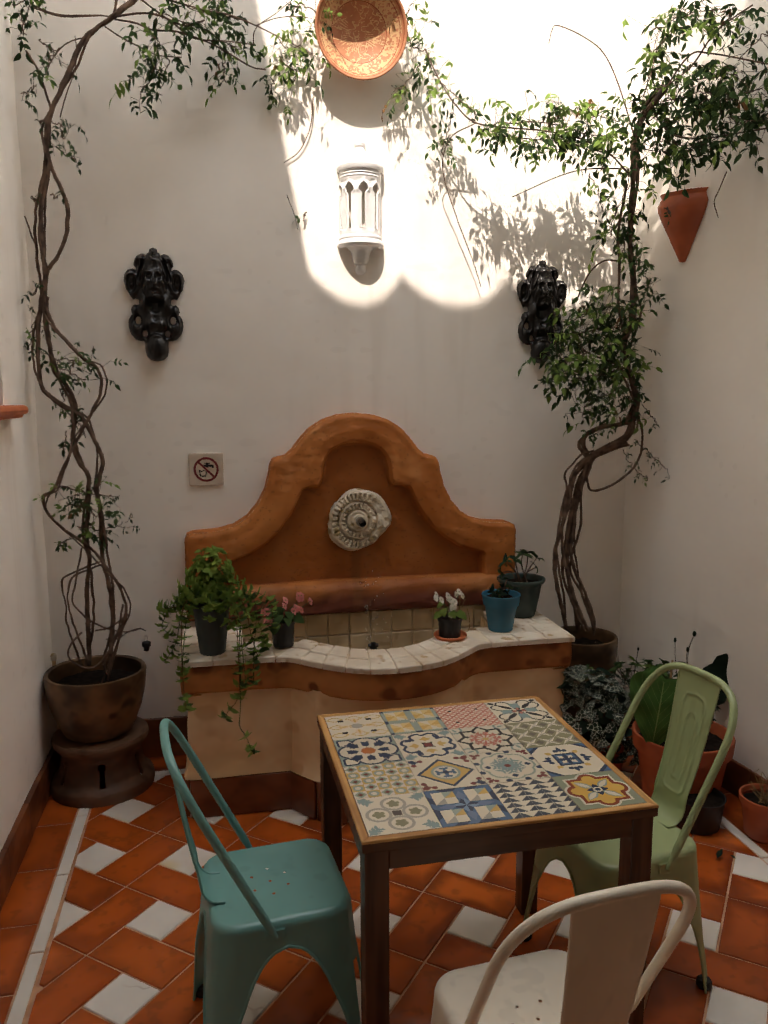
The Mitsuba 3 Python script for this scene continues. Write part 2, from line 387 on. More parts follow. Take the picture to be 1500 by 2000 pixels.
# ---- floor: grout bed and tiles
g = grid(np.stack(list(np.meshgrid(np.linspace(-0.3, 3.4, 3), np.linspace(-6.2, 0.2, 3), indexing='ij')) + [np.full((3, 3), -0.004)], -1))
put('floor', g, 'grout'); tag('floor', 'terracotta and marble tile floor laid in a diagonal basket weave', kind='structure')
U, TH, ORG = 0.15888, math.radians(50.196), np.array([0.439, -1.283])
ua, ub = np.array([math.cos(TH), math.sin(TH)]), np.array([math.sin(TH), -math.cos(TH)])
GAP = 0.0037


def lat(a, b): return ORG + U * (a * ua + b * ub)


def tile_mesh(poly, rect, z):
    """a tile cut from a lattice rectangle; uv runs over the uncut rectangle"""
    m = slab(poly, -0.02, z, 0.0025)
    if m is None: return None, None
    o, e1, e2 = rect; q = m.vertices[:, :2] - o
    return m, np.c_[q @ e1 / (e1 @ e1), q @ e2 / (e2 @ e2)]


field = Polygon([(0.207, -0.208), (2.765, -0.208), (2.765, -4.2), (0.235, -4.2)])
fountain_plan = Polygon([(0.63, 0.1), (0.63, -0.655), (1.05, -0.655), (1.15, -0.76), (1.77, -0.76), (1.87, -0.655), (2.30, -0.655), (2.30, 0.1)])
rf_ = np.random.default_rng(11)


def lay(poly, rect, m):
    p = poly.buffer(-GAP, join_style=2).difference(fountain_plan.buffer(-0.02))
    if p.is_empty or p.area < 4e-4: return
    z = float(rf_.uniform(0.0, 0.0016)); mesh, uv = tile_mesh(p, rect, z)
    if mesh is None: return
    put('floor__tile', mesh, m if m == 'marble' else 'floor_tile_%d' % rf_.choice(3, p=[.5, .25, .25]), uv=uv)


for n in range(-14, 16):
    for m_ in range(-14, 18):
        a0, b0 = 2 * n + m_, -n + 2 * m_
        for (a, b, da, db, mm) in ((a0, b0, 1, 1, 'marble'), (a0 - 1, b0, 1, 2, 'floor_tile'), (a0 - 1, b0 - 1, 2, 1, 'floor_tile')):
            c = [lat(a, b), lat(a + da, b), lat(a + da, b + db), lat(a, b + db)]
            ctr = np.mean(c, 0)
            if not (-0.2 < ctr[0] < 3.2 and -2.95 < ctr[1] < 0.1): continue
            P = Polygon(c).intersection(field)
            if P.is_empty: continue
            lay(P, (np.array(c[0]), c[1] - c[0], c[3] - c[0]), mm)
for k in range(9):                                                   # marble strips and border tiles
    y1, y0 = -0.208 - 0.4235 * k + 0.117, -0.208 - 0.4235 * (k + 1) + 0.117
    y1 = min(y1, -0.158)
    for x0, x1 in ((0.158, 0.207), (2.765, 2.812)):
        lay(box(x0, y0, x1, y1), (np.array([x0, y0]), np.array([0.05, 0]), np.array([0, 0.42])), 'marble')
for k in range(6):
    lay(box(0.207 + 0.43 * k, -0.208, 0.207 + 0.43 * (k + 1), -0.158), (np.array([0.2 + 0.43 * k, -0.208]), np.array([0.43, 0]), np.array([0, 0.05])), 'marble')
for k in range(10):
    y1, y0 = -0.241 - 0.3245 * k, -0.241 - 0.3245 * (k + 1)
    for x0, x1 in ((-0.002, 0.158), (2.812, 3.02)):
        lay(box(x0, y0, x1, y1), (np.array([x0, y0]), np.array([x1 - x0, 0]), np.array([0, 0.3245])), 'floor_tile')
for k in range(9):
    x0 = 0.0 + 0.3245 * k
    lay(box(x0, -0.158, x0 + 0.3245, 0.0), (np.array([x0, -0.158]), np.array([0.3245, 0]), np.array([0, 0.158])), 'floor_tile')


def skirt(key, A, B, h=0.152, L=0.325, th=0.014):
    A, B = np.array(A, float), np.array(B, float); D = np.linalg.norm(B - A); a = math.degrees(math.atan2(*(B - A)[::-1]))
    n = int(math.ceil(D / L))
    for i in range(n):
        s0, s1 = i * L, min((i + 1) * L, D)
        if s1 - s0 < 0.03: continue
        m = cbox(s1 - s0 - 0.004, th * 2, h, 0.003)
        c = A + (B - A) / D * (s0 + s1) / 2
        put(key + '__skirting_tile', at(m, c[0], c[1], h / 2 + 0.002, a), 'skirt_tile')


skirt(left, (0.004, -0.01), (0.004, -3.2)); skirt(back, (0.02, 0.0), (0.62, 0.0), 0.195); skirt(back, (2.32, 0.0), (2.86, 0.0), 0.16)
skirt(right, (2.878, -0.03), (2.983, -1.0)); skirt(right, (2.985, -1.0), (3.03, -2.2))


# ---- window at the left edge of the picture
wn = thing('window', 'dark window with a rounded terracotta sill at the left edge, over the wall', 'window')
yc, zc = -0.59, 1.71
put(wn + '__pane', shift(trimesh.creation.box([0.006, 1.0, 1.0]), -0.13, -1.06, 2.24), 'black_plastic')
fr = [shift(cbox(0.05, 0.06, 1.07), -0.12, y, 2.245) for y in (-0.575, -1.08, -1.54)] + [shift(cbox(0.05, 0.98, 0.06), -0.12, -1.08, z) for z in (1.74, 2.75)]
put(wn + '__frame', cat(fr), 'dark_wood', uv=None)
rv = [trimesh.creation.box([0.16, 0.012, 1.09]), trimesh.creation.box([0.16, 0.012, 1.09]), trimesh.creation.box([0.16, 1.0, 0.012]), trimesh.creation.box([0.16, 1.0, 0.012])]
for q, t in zip(rv, ((-0.083, -0.540, 2.245), (-0.083, -1.576, 2.245), (-0.083, -1.08, 2.786), (-0.083, -1.08, 1.704))): q.apply_translation(t)
put(wn + '__reveal', cat(rv), 'plaster')
sp = np.array([(-0.14, 0.0), (0.055, 0.0), (0.066, -0.006), (0.071, -0.018), (0.066, -0.031), (0.052, -0.036), (0.045, -0.048), (0.0, -0.050), (-0.14, -0.05)])
s = trimesh.creation.extrude_polygon(Polygon(sp), 1.16, engine='earcut')
V = s.vertices; s = M(np.c_[V[:, 0], -0.475 - V[:, 2], 1.708 + V[:, 1]], s.faces)
put(wn + '__sill', s, 'terracotta')

# ================================================================ fountain
ft = thing('wall_fountain', 'orange stucco wall fountain with a curved gable back and tiled basin ledge', 'fountain')
CX = 1.458


CP = 1.427
def mirror(P): return [(CP + x * 0.963, z) for x, z in P] + [(CP - x * 0.963, z) for x, z in P[::-1]]


half = [(0, 1.660), (0.085, 1.652), (0.16, 1.628), (0.225, 1.588), (0.275, 1.535), (0.312, 1.488), (0.345, 1.462), (0.385, 1.455), (0.405, 1.446), (0.417, 1.425), (0.427, 1.375), (0.447, 1.305), (0.485, 1.235), (0.535, 1.180), (0.600, 1.140), (0.68, 1.120), (0.80, 1.112), (0.826, 1.104), (0.834, 1.085), (0.834, 0.70)]
ihalf = [(0, 1.528), (0.07, 1.520), (0.125, 1.492), (0.155, 1.455), (0.170, 1.405), (0.176, 1.345), (0.190, 1.322), (0.235, 1.318), (0.268, 1.310), (0.285, 1.275), (0.325, 1.195), (0.385, 1.115), (0.455, 1.055), (0.530, 1.010), (0.610, 0.985), (0.655, 0.975), (0.664, 0.955), (0.664, 0.70)]
outer, inner = Polygon(mirror(half)).buffer(0), Polygon(mirror(ihalf)).buffer(0)
p, t = mesh2d(outer, 0.0095, hb=0.009)
from scipy.spatial import cKDTree
def dist(line, q, s=0.004): return cKDTree(dense(np.array(line.coords), s)).query(q)[0]
do = dist(outer.exterior, p); di = dist(inner.exterior, p) * np.where(contains_xy(inner, p[:, 0], p[:, 1]), 1, -1)
sm = lambda a, b, x: (lambda u: u * u * (3 - 2 * u))(np.clip((x - a) / (b - a), 0, 1))
P3 = np.c_[p, p[:, :1] * 0]
prof = 0.130 - 0.060 * sm(-0.003, 0.014, di) + 0.008 * sm(0, 1, np.clip(1 - np.abs(di + 0.05) / 0.055, 0, 1))
e = np.clip(do / 0.024, 0, 1); prof = prof - 0.024 * (1 - np.sqrt(1 - (1 - e) ** 2))
prof += (meshkit.fbm(P3 * 9, 4, 2) - 0.5) * 0.010 * sm(0, 0.03, do) + (meshkit.fbm(P3 * 40, 2, 4) - 0.5) * 0.004
v = np.c_[p[:, 0], -prof, p[:, 1]]
m = M(v, t); bd = [m]
ob = dense(np.array(outer.exterior.coords), 0.02); k = len(ob); i = np.arange(k); j = (i + 1) % k
dz = np.full(k, -0.1035)
bd.append(M(np.vstack([np.c_[ob[:, 0], dz, ob[:, 1]], np.c_[ob[:, 0], dz * 0 + 0.012, ob[:, 1]]]), np.vstack([np.c_[i, j, j + k], np.c_[i, j + k, i + k]])))
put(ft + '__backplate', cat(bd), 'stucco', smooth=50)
# roll moulding under the backplate
xs = np.linspace(CP - 0.803, CP + 0.803, 130); a = np.linspace(-0.15 * PI, 1.12 * PI, 22)
V = np.zeros((len(xs), len(a), 3))
for q, x in enumerate(xs):
    w = 1 + 0.25 * (meshkit.noise(np.array([x * 4, 1.5, 2])) - 0.5); e = min(1, (0.803 - abs(x - CP)) / 0.03 + 0.4)
    zc = 0.780 + 0.010 * (meshkit.noise(np.array([x * 3, 7, 2])) - 0.5); c_, s_ = np.cos(a), np.sin(a)
    zz = np.sign(c_) * np.abs(c_) ** 0.75 * 0.078; yy = -0.085 - np.sign(s_) * np.abs(s_) ** 0.55 * (0.082 + 0.018 * np.clip(-c_, 0, 1)) * w ** 0.4 * e
    yy += (meshkit.fbm(np.c_[x * 9 + a * 0, a * 1.6, a * 0], 4, 6) - 0.5) * 0.034
    V[q] = np.c_[x + 0 * a, np.minimum(yy, -0.02), zc + zz]
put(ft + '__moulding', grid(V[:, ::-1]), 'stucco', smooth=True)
# pool back tiles
put(ft + '__pool_wall', shift(trimesh.creation.box([1.42, 0.10, 0.42]), CX, -0.072, 0.495), 'mortar')
rr = np.random.default_rng(5)
for row, (z0, z1, off) in enumerate(((0.600, 0.705, 0.0), (0.489, 0.594, 0.0), (0.380, 0.483, 0.0))):
    for i in range(14):
        x0 = CX - 0.70 + 0.1045 * i + off
        if x0 + 0.1 > CX + 0.71: continue
        m = cbox(0.0985, 0.014, z1 - z0 - 0.001, 0.003)
        m = rot(rot(m, [0, 0, 1], rr.normal(0, 0.9)), [1, 0, 0], rr.normal(0, 0.9))
        put(ft + '__pool_tile', at(m, x0 + 0.05, -0.125 - rr.uniform(0, 0.003), (z0 + z1) / 2), 'pool_tile')
# ledge
fo = [(0.0, -0.888), (0.08, -0.880), (0.155, -0.858), (0.22, -0.825), (0.275, -0.786), (0.335, -0.735), (0.385, -0.685), (0.42, -0.662), (0.47, -0.654), (0.60, -0.650), (0.8535, -0.648)]
fi = [(0.0, -0.648), (0.075, -0.638), (0.14, -0.612), (0.20, -0.567), (0.25, -0.520), (0.30, -0.462), (0.345, -0.442), (0.40, -0.435), (0.585, -0.432)]
FO = [(CX - x, y) for x, y in fo[::-1]] + [(CX + x, y) for x, y in fo[1:]]
FI = [(CX - x, y) for x, y in fi[::-1]] + [(CX + x, y) for x, y in fi[1:]]
ledge = Polygon(FO + [(CX + 0.8535, -0.17), (CX + 0.585, -0.17)] + FI[::-1] + [(CX - 0.585, -0.17), (CX - 0.8535, -0.17)]).buffer(0)
ZL = 0.675
put(ft + '__ledge_bed', slab(ledge.buffer(-0.022), 0.60, ZL + 0.0045, 0.002), 'mortar')
FOs, FIs = spline(FO, 300), spline(FI, 300)


def curve_at(C, u):
    d = np.r_[0, np.cumsum(np.linalg.norm(np.diff(C, axis=0), axis=1))]; return np.array([np.interp(u * d[-1], d, C[:, 0]), np.interp(u * d[-1], d, C[:, 1])])


cuts = [0.0, 0.075, 0.145, 0.21, 0.272, 0.330, 0.385, 0.440, 0.497, 0.555, 0.610, 0.668, 0.725, 0.790, 0.858, 0.93, 1.0]
def ui(u):                                                            # match the outer curve's parameter with the inner one's
    x = curve_at(FOs, u)[0]; k = (x - CX) * 0.72
    return FIs[np.argmin(np.abs(FIs[:, 0] - (CX + np.clip(k, -0.585, 0.585))))]
for u0, u1 in zip(cuts[:-1], cuts[1:]):
    o = np.array([curve_at(FOs, u0 + (u1 - u0) * q) for q in np.linspace(0, 1, 7)])
    a, b = ui(u0), ui(u1); flat = abs(o[:, 0].mean() - CX) > 0.50
    if flat:
        a, b = np.array([o[0, 0], -0.435]), np.array([o[-1, 0], -0.435])
    inn = np.array([a * (1 - q) + b * q for q in np.linspace(0, 1, 7)])
    if not flat: inn = np.array([FIs[np.argmin(np.abs(FIs[:, 0] - x))] for x in inn[:, 0]])
    s = rr.uniform(0.46, 0.56); mid = o * s + inn * (1 - s)
    for A, B in ((o, mid), (mid, inn)):
        P = Polygon(np.vstack([A, B[::-1]])).buffer(0).buffer(-0.0018, join_style=2)
        if P.is_empty or P.geom_type != 'Polygon': continue
        zt = ZL + rr.uniform(0.010, 0.0135)
        P2 = affinity.translate(P, 0, -0.010) if A is o else P
        m = slab(P2, ZL - 0.013, zt, 0.0045)
        put(ft + '__ledge_tile', rot(m, [1, 0, 0], rr.normal(0, 0.25), (P.centroid.x, P.centroid.y, ZL)), 'travertine')
for sx in (-1, 1):
    for i in range(3):
        for y1, y0 in ((-0.172, -0.300), (-0.303, -0.432)):
            x0 = CX + sx * (0.587 + 0.089 * i); x1 = x0 + sx * 0.087
            P = box(min(x0, x1), y0, max(x0, x1), y1).buffer(-0.0015, join_style=2)
            put(ft + '__ledge_tile', slab(P, ZL - 0.013, ZL + rr.uniform(0.010, 0.0135), 0.004), 'travertine')
# orange band below the ledge: bulging profile swept along the front
def sweep(path, prof, seed, amp):
    path = np.asarray(path); tn = np.gradient(path, axis=0); tn /= np.linalg.norm(tn, axis=1)[:, None]; nn = np.c_[tn[:, 1], -tn[:, 0]]
    V = np.zeros((len(path), len(prof), 3))
    for q, (o, z) in enumerate(prof):
        pt = np.c_[path + nn * o, np.full(len(path), z)]
        d = (meshkit.fbm(pt * 8, 4, seed) - 0.5) * amp + (meshkit.fbm(pt * [5, 5, 22], 3, seed + 3) - 0.5) * amp * 0.8
        V[:, q] = pt + np.c_[nn * d[:, None], d * 0]
    return V
pl = [(FOs[0, 0], -0.2)] + [tuple(q) for q in FOs] + [(FOs[-1, 0], -0.2)]
path = dense(np.array(pl), 0.012)
bp = [(-0.06, 0.655), (-0.030, 0.666), (-0.014, 0.660), (-0.010, 0.645), (-0.009, 0.62), (-0.010, 0.585), (-0.013, 0.556), (-0.022, 0.540), (-0.04, 0.533), (-0.09, 0.533)]
put(ft + '__band', grid(sweep(path, bp, 12, 0.014)), 'band', smooth=60)
# lower body with the angular bulge
bodyP = [(0.633, -0.05), (0.633, -0.622), (1.058, -0.622), (1.152, -0.745), (1.27, -0.795), (1.458, -0.815), (1.646, -0.795), (1.764, -0.745), (1.858, -0.622), (2.283, -0.622), (2.283, -0.05)]
zs = [0.178, 0.20, 0.24, 0.30, 0.36, 0.42, 0.48, 0.53, 0.56]
path = dense(np.array(bodyP), 0.02)
put(ft + '__body', grid(sweep(path, [(0.022, 0.176), (0.020, 0.186)] + [(0.012 if z < 0.21 else 0.0, z) for z in zs[1:]], 15, 0.016)), 'sand_stucco', smooth=50)
put(ft + '__footing', trimesh.creation.extrude_polygon(Polygon(bodyP).buffer(0), 0.17, engine='earcut'), 'mortar')
for A, B in zip(bodyP[:-1], bodyP[1:]):
    A, B = np.array(A), np.array(B); D = np.linalg.norm(B - A); a = math.degrees(math.atan2(*(B - A)[::-1])); n = max(1, round(D / 0.31))
    nn = np.array([(B - A)[1], -(B - A)[0]]) / D
    for i in range(n):
        c = A + (B - A) * (i + 0.5) / n + nn * 0.012
        put(ft + '__skirting_tile', at(cbox(D / n - 0.004, 0.018, 0.168, 0.003), c[0], c[1], 0.088, a), 'skirt_tile')
# inside of the pool, with water
FIp = [tuple(q) for q in FIs[::6]] + [(CX + 0.585, -0.13), (CX - 0.585, -0.13), tuple(FIs[0])]
path = dense(np.array([FIp[-2]] + FIp[:-2]), 0.02)
put(ft + '__pool_lining', grid(np.stack([np.c_[path, np.full(len(path), z)] for z in (0.33, 0.5, 0.66)], 1)), 'pool_tile', smooth=False)
wp = Polygon(FIp).buffer(0.01); p, t = mesh2d(wp, 0.03)
put(ft + '__pool_floor', M(np.c_[p, p[:, 0] * 0 + 0.36], t), 'pool_tile')
zz = 0.47 + 0.003 * (meshkit.noise(np.c_[p * 18, p[:, :1]]) - 0.5)
put('water', M(np.c_[p, zz], t), 'water', smooth=True); tag('water', 'still water in the basin of the fountain', kind='structure')
# ammonite stone with spout
th = np.linspace(0, 2 * PI, 73)[:-1]
def rad(a): return 0.150 * (1 + 0.05 * np.cos(2 * a - 1.3) + 0.035 * np.cos(3 * a + 0.4) + 0.018 * np.cos(7 * a) - 0.06 * np.exp(-((a - 5.6) / 0.3) ** 2) - 0.05 * np.exp(-((a - 2.35) / 0.25) ** 2))
mp = Polygon(np.c_[rad(th) * np.cos(th), rad(th) * np.sin(th)]); p, t = mesh2d(mp, 0.0030)
r = np.hypot(*p.T); a = np.arctan2(p[:, 1], p[:, 0]) % (2 * PI); rel = r / rad(a)
h = 0.042 - 0.026 * np.clip((rel - 0.86) / 0.14, 0, 1) ** 2
for rc, w, dp in ((0.093, 0.0048, 0.018), (0.054, 0.0042, 0.016), (0.034, 0.003, 0.006)): h -= dp * np.exp(-((r - rc - 0.008 * np.cos(a - 3.3)) / w) ** 2)
right_side = np.clip(np.cos(a - 0.1) * 1.3, 0, 1)
rib = np.where(np.cos(a * 34 + 2 * np.sin(3 * a)) > 0.25, 1, 0) * (1 - right_side)
h -= 0.016 * rib * ((r > 0.100) & (r < 0.132)) + 0.013 * np.where(np.cos(a * 24) > 0.2, 1, 0) * (1 - right_side * .6) * ((r > 0.060) & (r < 0.083))
h += 0.010 * (r < 0.03) + (meshkit.fbm(np.c_[p * 40, p[:, :1] * 0], 3, 4) - 0.5) * (0.006 + 0.020 * right_side * (r > 0.06))
v = np.c_[1.437 + p[:, 0], -0.088 - h, 1.152 + p[:, 1]]
st = put(ft + '__stone_rosette', solid(v, t[:, ::-1] if False else t, 0.03), 'stone', smooth=30)
sp = tube([(1.437, -0.10, 1.152), (1.438, -0.165, 1.150), (1.440, -0.185, 1.146)], [0.022, 0.020, 0.019], 20)
put(st + '__spout', sp, 'chrome'); put(st + '__spout_mouth', at(lathe([(0.0001, 0), (0.015, 0), (0.015, 0.02)], 16), 0, 0, 0), 'black_plastic',
    tw=T().translate([1.4405, -0.1865, 1.146]).rotate([1, 0, 0], 78))
# falling water and drops
zz = np.linspace(1.13, 0.47, 40); q = (1.13 - zz)
W = np.c_[1.446 + 0.003 * np.sin(q * 40), -0.192 - 0.09 * np.sqrt(q), zz]
put(ft + '__water_jet', tube(W, 0.0034 + 0.0012 * np.sin(q * 55) * (q > 0.15), 8), 'water', smooth=True)
rd = np.random.default_rng(3); dr_ = []
for i in range(260):
    u = rd.random() ** 0.7; z = 1.03 - 0.52 * u
    x = 1.47 + rd.normal(0, 0.012 + 0.03 * u) + (0.03 if rd.random() < 0.5 else -0.015)
    m = trimesh.creation.icosphere(1, rd.uniform(0.0012, 0.0042)); m.apply_scale([1, 1, rd.uniform(1, 2.6)])
    dr_.append(shift(m, x, -0.22 - 0.10 * rd.random(), z))
k = put(ft + '__water_drops', cat(dr_), 'water', smooth=True); tag(k, kind='stuff')
nz = cat([tube([(1.463, -0.33, 0.40), (1.463, -0.33, 0.585)], 0.013, 14), tube([(1.440, -0.33, 0.598), (1.486, -0.33, 0.598)], 0.009, 12), tube([(1.463, -0.33, 0.58), (1.463, -0.33, 0.612)], [0.017, 0.011], 14)])
put(ft + '__pump_nozzle', nz, 'black_plastic')
# ================================================================ table
TX, TY, TA, TS, TZ = 1.450, -1.813, 1.15, 0.740, 0.750
tb = thing('tile_table', 'square wooden table topped with sixteen patterned tiles', 'table')
TW = T().translate([TX, TY, 0]).rotate([0, 0, 1], TA)


def wuv(m, ax):
    v = m.vertices; o = [k for k in range(3) if k != ax]
    return np.c_[v[:, ax] * 1.0, v[:, o[0]] + v[:, o[1]] * 0.7]


def wpart(key, m, ax, b='dark_wood'):
    u = m.copy(); u.unmerge_vertices(); put(key, u, b, tw=TW, uv=wuv(u, ax))


h = TS / 2
for sx in (-1, 1):
    for sy in (-1, 1): wpart(tb + '__leg', shift(cbox(0.058, 0.058, 0.720, 0.003), sx * (h - 0.036), sy * (h - 0.036), 0.36), 2)
for s in (-1, 1):
    wpart(tb + '__apron', shift(cbox(TS - 0.13, 0.022, 0.05, 0.002), 0, s * (h - 0.020), 0.694), 0)
    wpart(tb + '__apron', shift(cbox(0.022, TS - 0.13, 0.05, 0.002), s * (h - 0.020), 0, 0.694), 1)
wpart(tb + '__top_board', shift(cbox(TS, TS, 0.026, 0.003), 0, 0, 0.732), 0)
bw = 0.019
for s in (-1, 1):
    A = slab(Polygon([(-h, s * h), (h, s * h), (h - bw, s * (h - bw)), (-h + bw, s * (h - bw))]), 0.743, TZ, 0.0015); wpart(tb + '__edge_strip', A, 0, 'edge_wood')
    A = slab(Polygon([(s * h, -h), (s * h, h), (s * (h - bw), h - bw), (s * (h - bw), -h + bw)]), 0.743, TZ, 0.0015); wpart(tb + '__edge_strip', A, 1, 'edge_wood')
# flat tile prints, drawn as polygons in the square [-1, 1]
CR, NV, OL, YL, GR, RD, MR, BL, BK, TL, OR, GY = (.59, .53, .41), (.026, .040, .078), (.22, .21, .12), (.50, .33, .10), (.27, .32, .27), (.42, .13, .09), (.15, .035, .03), (.07, .125, .21), (.018, .018, .02), (.20, .27, .26), (.40, .13, .04), (.33, .31, .26)
def pol(*a): return Polygon(a)
def circ(x, y, r, n=24): return Point(x, y).buffer(r, n // 4)
def ring(x, y, r, w): return circ(x, y, r + w / 2, 40).difference(circ(x, y, r - w / 2, 40))
def leaf2(L, W, x=0, y=0, a=0):
    t = np.linspace(0, 1, 9); q = np.c_[np.r_[t, t[::-1]] * L, np.r_[np.sin(PI * t ** 0.8), -np.sin(PI * t[::-1] ** 0.8)] * W / 2]
    return affinity.translate(affinity.rotate(Polygon(q).buffer(0), a, origin=(0, 0)), x, y)
def rep(g, n=4, a0=0): return unary_union([affinity.rotate(g, a0 + 360 / n * k, origin=(0, 0)) for k in range(n)])
def stroke(P, w, n=20): return LineString(spline(P, n)).buffer(w / 2, 2)
def dia(x, y, a, b=None): b = b or a; return pol((x - a, y), (x, y - b), (x + a, y), (x, y + b))
def lobes(r, d, rr_): return unary_union([circ(0, 0, r)] + [circ(d * math.cos(k * PI / 2), d * math.sin(k * PI / 2), rr_) for k in range(4)])
def frond(s, a, w=1.0):
    return affinity.rotate(unary_union([leaf2(.62 * s, .14 * s * w)] + [leaf2(.30 * s, .12 * s * w, .12 * s + .16 * s * k, 0, q) for k in range(3) for q in (48, -48)]), a, origin=(0, 0))
SQ = box(-1, -1, 1, 1)
def p1():
    L = [(SQ, CR)]
    L += [(unary_union([stroke([(x, y), (x + .3, y + .17), (x + .6, y)], .05, 8) for x in (-1, -.3, .4) for y in (-.66, 0, .66)] + [stroke([(x, y), (x + .3, y - .17), (x + .6, y)], .05, 8) for x in (-1, -.3, .4) for y in (-.66, 0, .66)]), YL)]
    L += [(rep(leaf2(.5, .26, .25, 0)), (.60, .47, .30)), (rep(leaf2(.36, .08, .3, 0)), YL), (circ(0, 0, .2), GY)]
    return L + [(unary_union([affinity.rotate(box(x - .10, y - .08, x + .10, y + .08), 0) for x in (-.5, .5) for y in (-.5, .5)]), BK)]
def p2():
    L = [(SQ, GR)]
    for x in (-.5, .5):
        for y in (-.5, .5):
            L.append((box(x - .37, y - .37, x + .37, y + .37), (.58, .44, .20)))
            for k in range(4): L.append((affinity.rotate(pol((x, y), (x + .37, y), (x + .37, y + .37)), 90 * k, origin=(x, y)), CR if k % 2 else YL))
    L += [(box(x - .12, y - .12, x + .12, y + .12), NV) for x in (-1, 0, 1) for y in (-1, 0, 1)]
    return L + [(rep(leaf2(.17, .06), 8), CR)]
def p3():
    L = [(SQ, CR)]; g = []
    for i in range(-3, 4):
        g += [LineString([(-1, i * .5 - 1), (1, i * .5 + 1)]).buffer(.035), LineString([(-1, i * .5 + 1), (1, i * .5 - 1)]).buffer(.035)]
    f = [affinity.translate(rep(leaf2(.17, .10), 4, 45), x, y) for x in np.arange(-.75, 1, .5) for y in np.arange(-1, 1.1, .5)] + [affinity.translate(rep(leaf2(.17, .10), 4, 45), x, y) for x in np.arange(-1, 1.1, .5) for y in np.arange(-.75, 1, .5)]
    L += [(unary_union(g), RD), (unary_union(f), (.52, .25, .19))]
    return L + [(circ(x, y, .06), BK) for x in (-.5, .5) for y in (-.5, .5)]
def p4():
    sc = stroke([(0, 0), (.35, .12), (.78, .20), (.92, .48), (.72, .66), (.52, .55)], .06)
    L = [(SQ, CR), (unary_union([rep(sc), rep(affinity.scale(sc, 1, -1, origin=(0, 0)))]), BK)]
    L += [(rep(affinity.translate(frond(.85, 0, 1.5), .16, 0)), TL), (rep(leaf2(.72, .2, .18, .18, 45), 4), BK), (rep(leaf2(.22, .12, .08, 0)), RD)]
    return L + [(rep(leaf2(.3, .2, .72, .72, 45)), BK)]
def p5():
    o = lobes(.62, .52, .42).union(box(-.86, -.86, .86, .86).intersection(rep(pol((0, 0), (.9, .55), (.9, .9), (.55, .9)))))
    L = [(SQ, GR), (o.buffer(.07), NV), (o, CR), (rep(affinity.translate(frond(.62, 0, 1.5), .30, 0)), NV), (rep(affinity.translate(frond(.80, 45, 1.35), .26, .26)), NV)]
    return L + [(circ(0, 0, .26), CR), (rep(circ(.16, 0, .09), 8), OR), (circ(0, 0, .17), OR)]
def p6():
    L = [(SQ, CR), (rep(frond(.8, 225).buffer(0), 1) if False else rep(affinity.translate(frond(.75, 225, 1.2), .98, .98)), TL)]
    w = stroke([(-.42, .62), (-.2, .82), (0, .70), (.2, .82), (.42, .62)], .12)
    q = stroke([(.40, .42), (.72, .46), (.86, .2), (.74, 0), (.86, -.2), (.72, -.46), (.40, -.42)], .10)
    L += [(rep(q), NV), (rep(leaf2(.34, .2, .5, .42, 120)), NV)]
    L += [(rep(unary_union([leaf2(.36, .2, .30, 0), leaf2(.24, .13, .36, 0, 55), leaf2(.24, .13, .36, 0, -55)])), YL), (pol((-.2, -.2), (0, -.15), (.2, -.2), (.15, 0), (.2, .2), (0, .15), (-.2, .2), (-.15, 0)), BK)]
    return L + [(box(-.13, -.13, .13, .13), MR)]
def p7():
    L = [(SQ, CR), (rep(unary_union([circ(.86, .86, .30).difference(circ(.86, .86, .22)), leaf2(.3, .1, .68, .8, 20)])), TL)]
    z = [];
    for k in range(16):
        a = 2 * PI * k / 16; r_ = .88 if k % 2 == 0 else .66; z.append((r_ * math.cos(a), r_ * math.sin(a)))
    o = Polygon(z); L += [(o.buffer(.10, join_style=2).intersection(SQ), BK), (o, CR), (rep(circ(.62, 0, .07), 8, 22), BK)]
    L += [(rep(unary_union([leaf2(.5, .07, .08, 0), leaf2(.2, .09, .28, 0, 40), leaf2(.2, .09, .28, 0, -40), leaf2(.18, .09, .42, 0, 35), leaf2(.18, .09, .42, 0, -35)]), 10), RD)]
    return L + [(circ(0, 0, .11), YL)]
def p8():
    L = [(SQ, OL)]
    for i in range(-1, 3):
        for j in range(-1, 3):
            x, y = -.667 + .667 * i, -.667 + .667 * j
            s = rep(pol((0, 0), (.11, .0), (.333, .333)), 4); s2 = rep(pol((0, 0), (.0, .11), (.333, .333)), 4)
            L += [(affinity.translate(s, x, y).intersection(SQ), CR), (affinity.translate(s2, x, y).intersection(SQ), GY), (affinity.translate(dia(0, 0, .15), x + .333, y).intersection(SQ), (.14, .12, .09))]
    return [q for q in L if not q[0].is_empty]
def p9():
    L = [(SQ, CR)]; n = 5; s = 2 / n
    for i in range(n):
        for j in range(n):
            x, y = -1 + s * (i + .5), -1 + s * (j + .5)
            if (i + j) % 2: L += [(box(x - s / 2, y - s / 2, x + s / 2, y + s / 2), YL), (circ(x, y, .16), GR), (circ(x, y, .09), CR)]
            else: L += [(dia(x, y, .195), GR), (dia(x, y, .12), OL), (circ(x, y, .055), MR)]
    return L
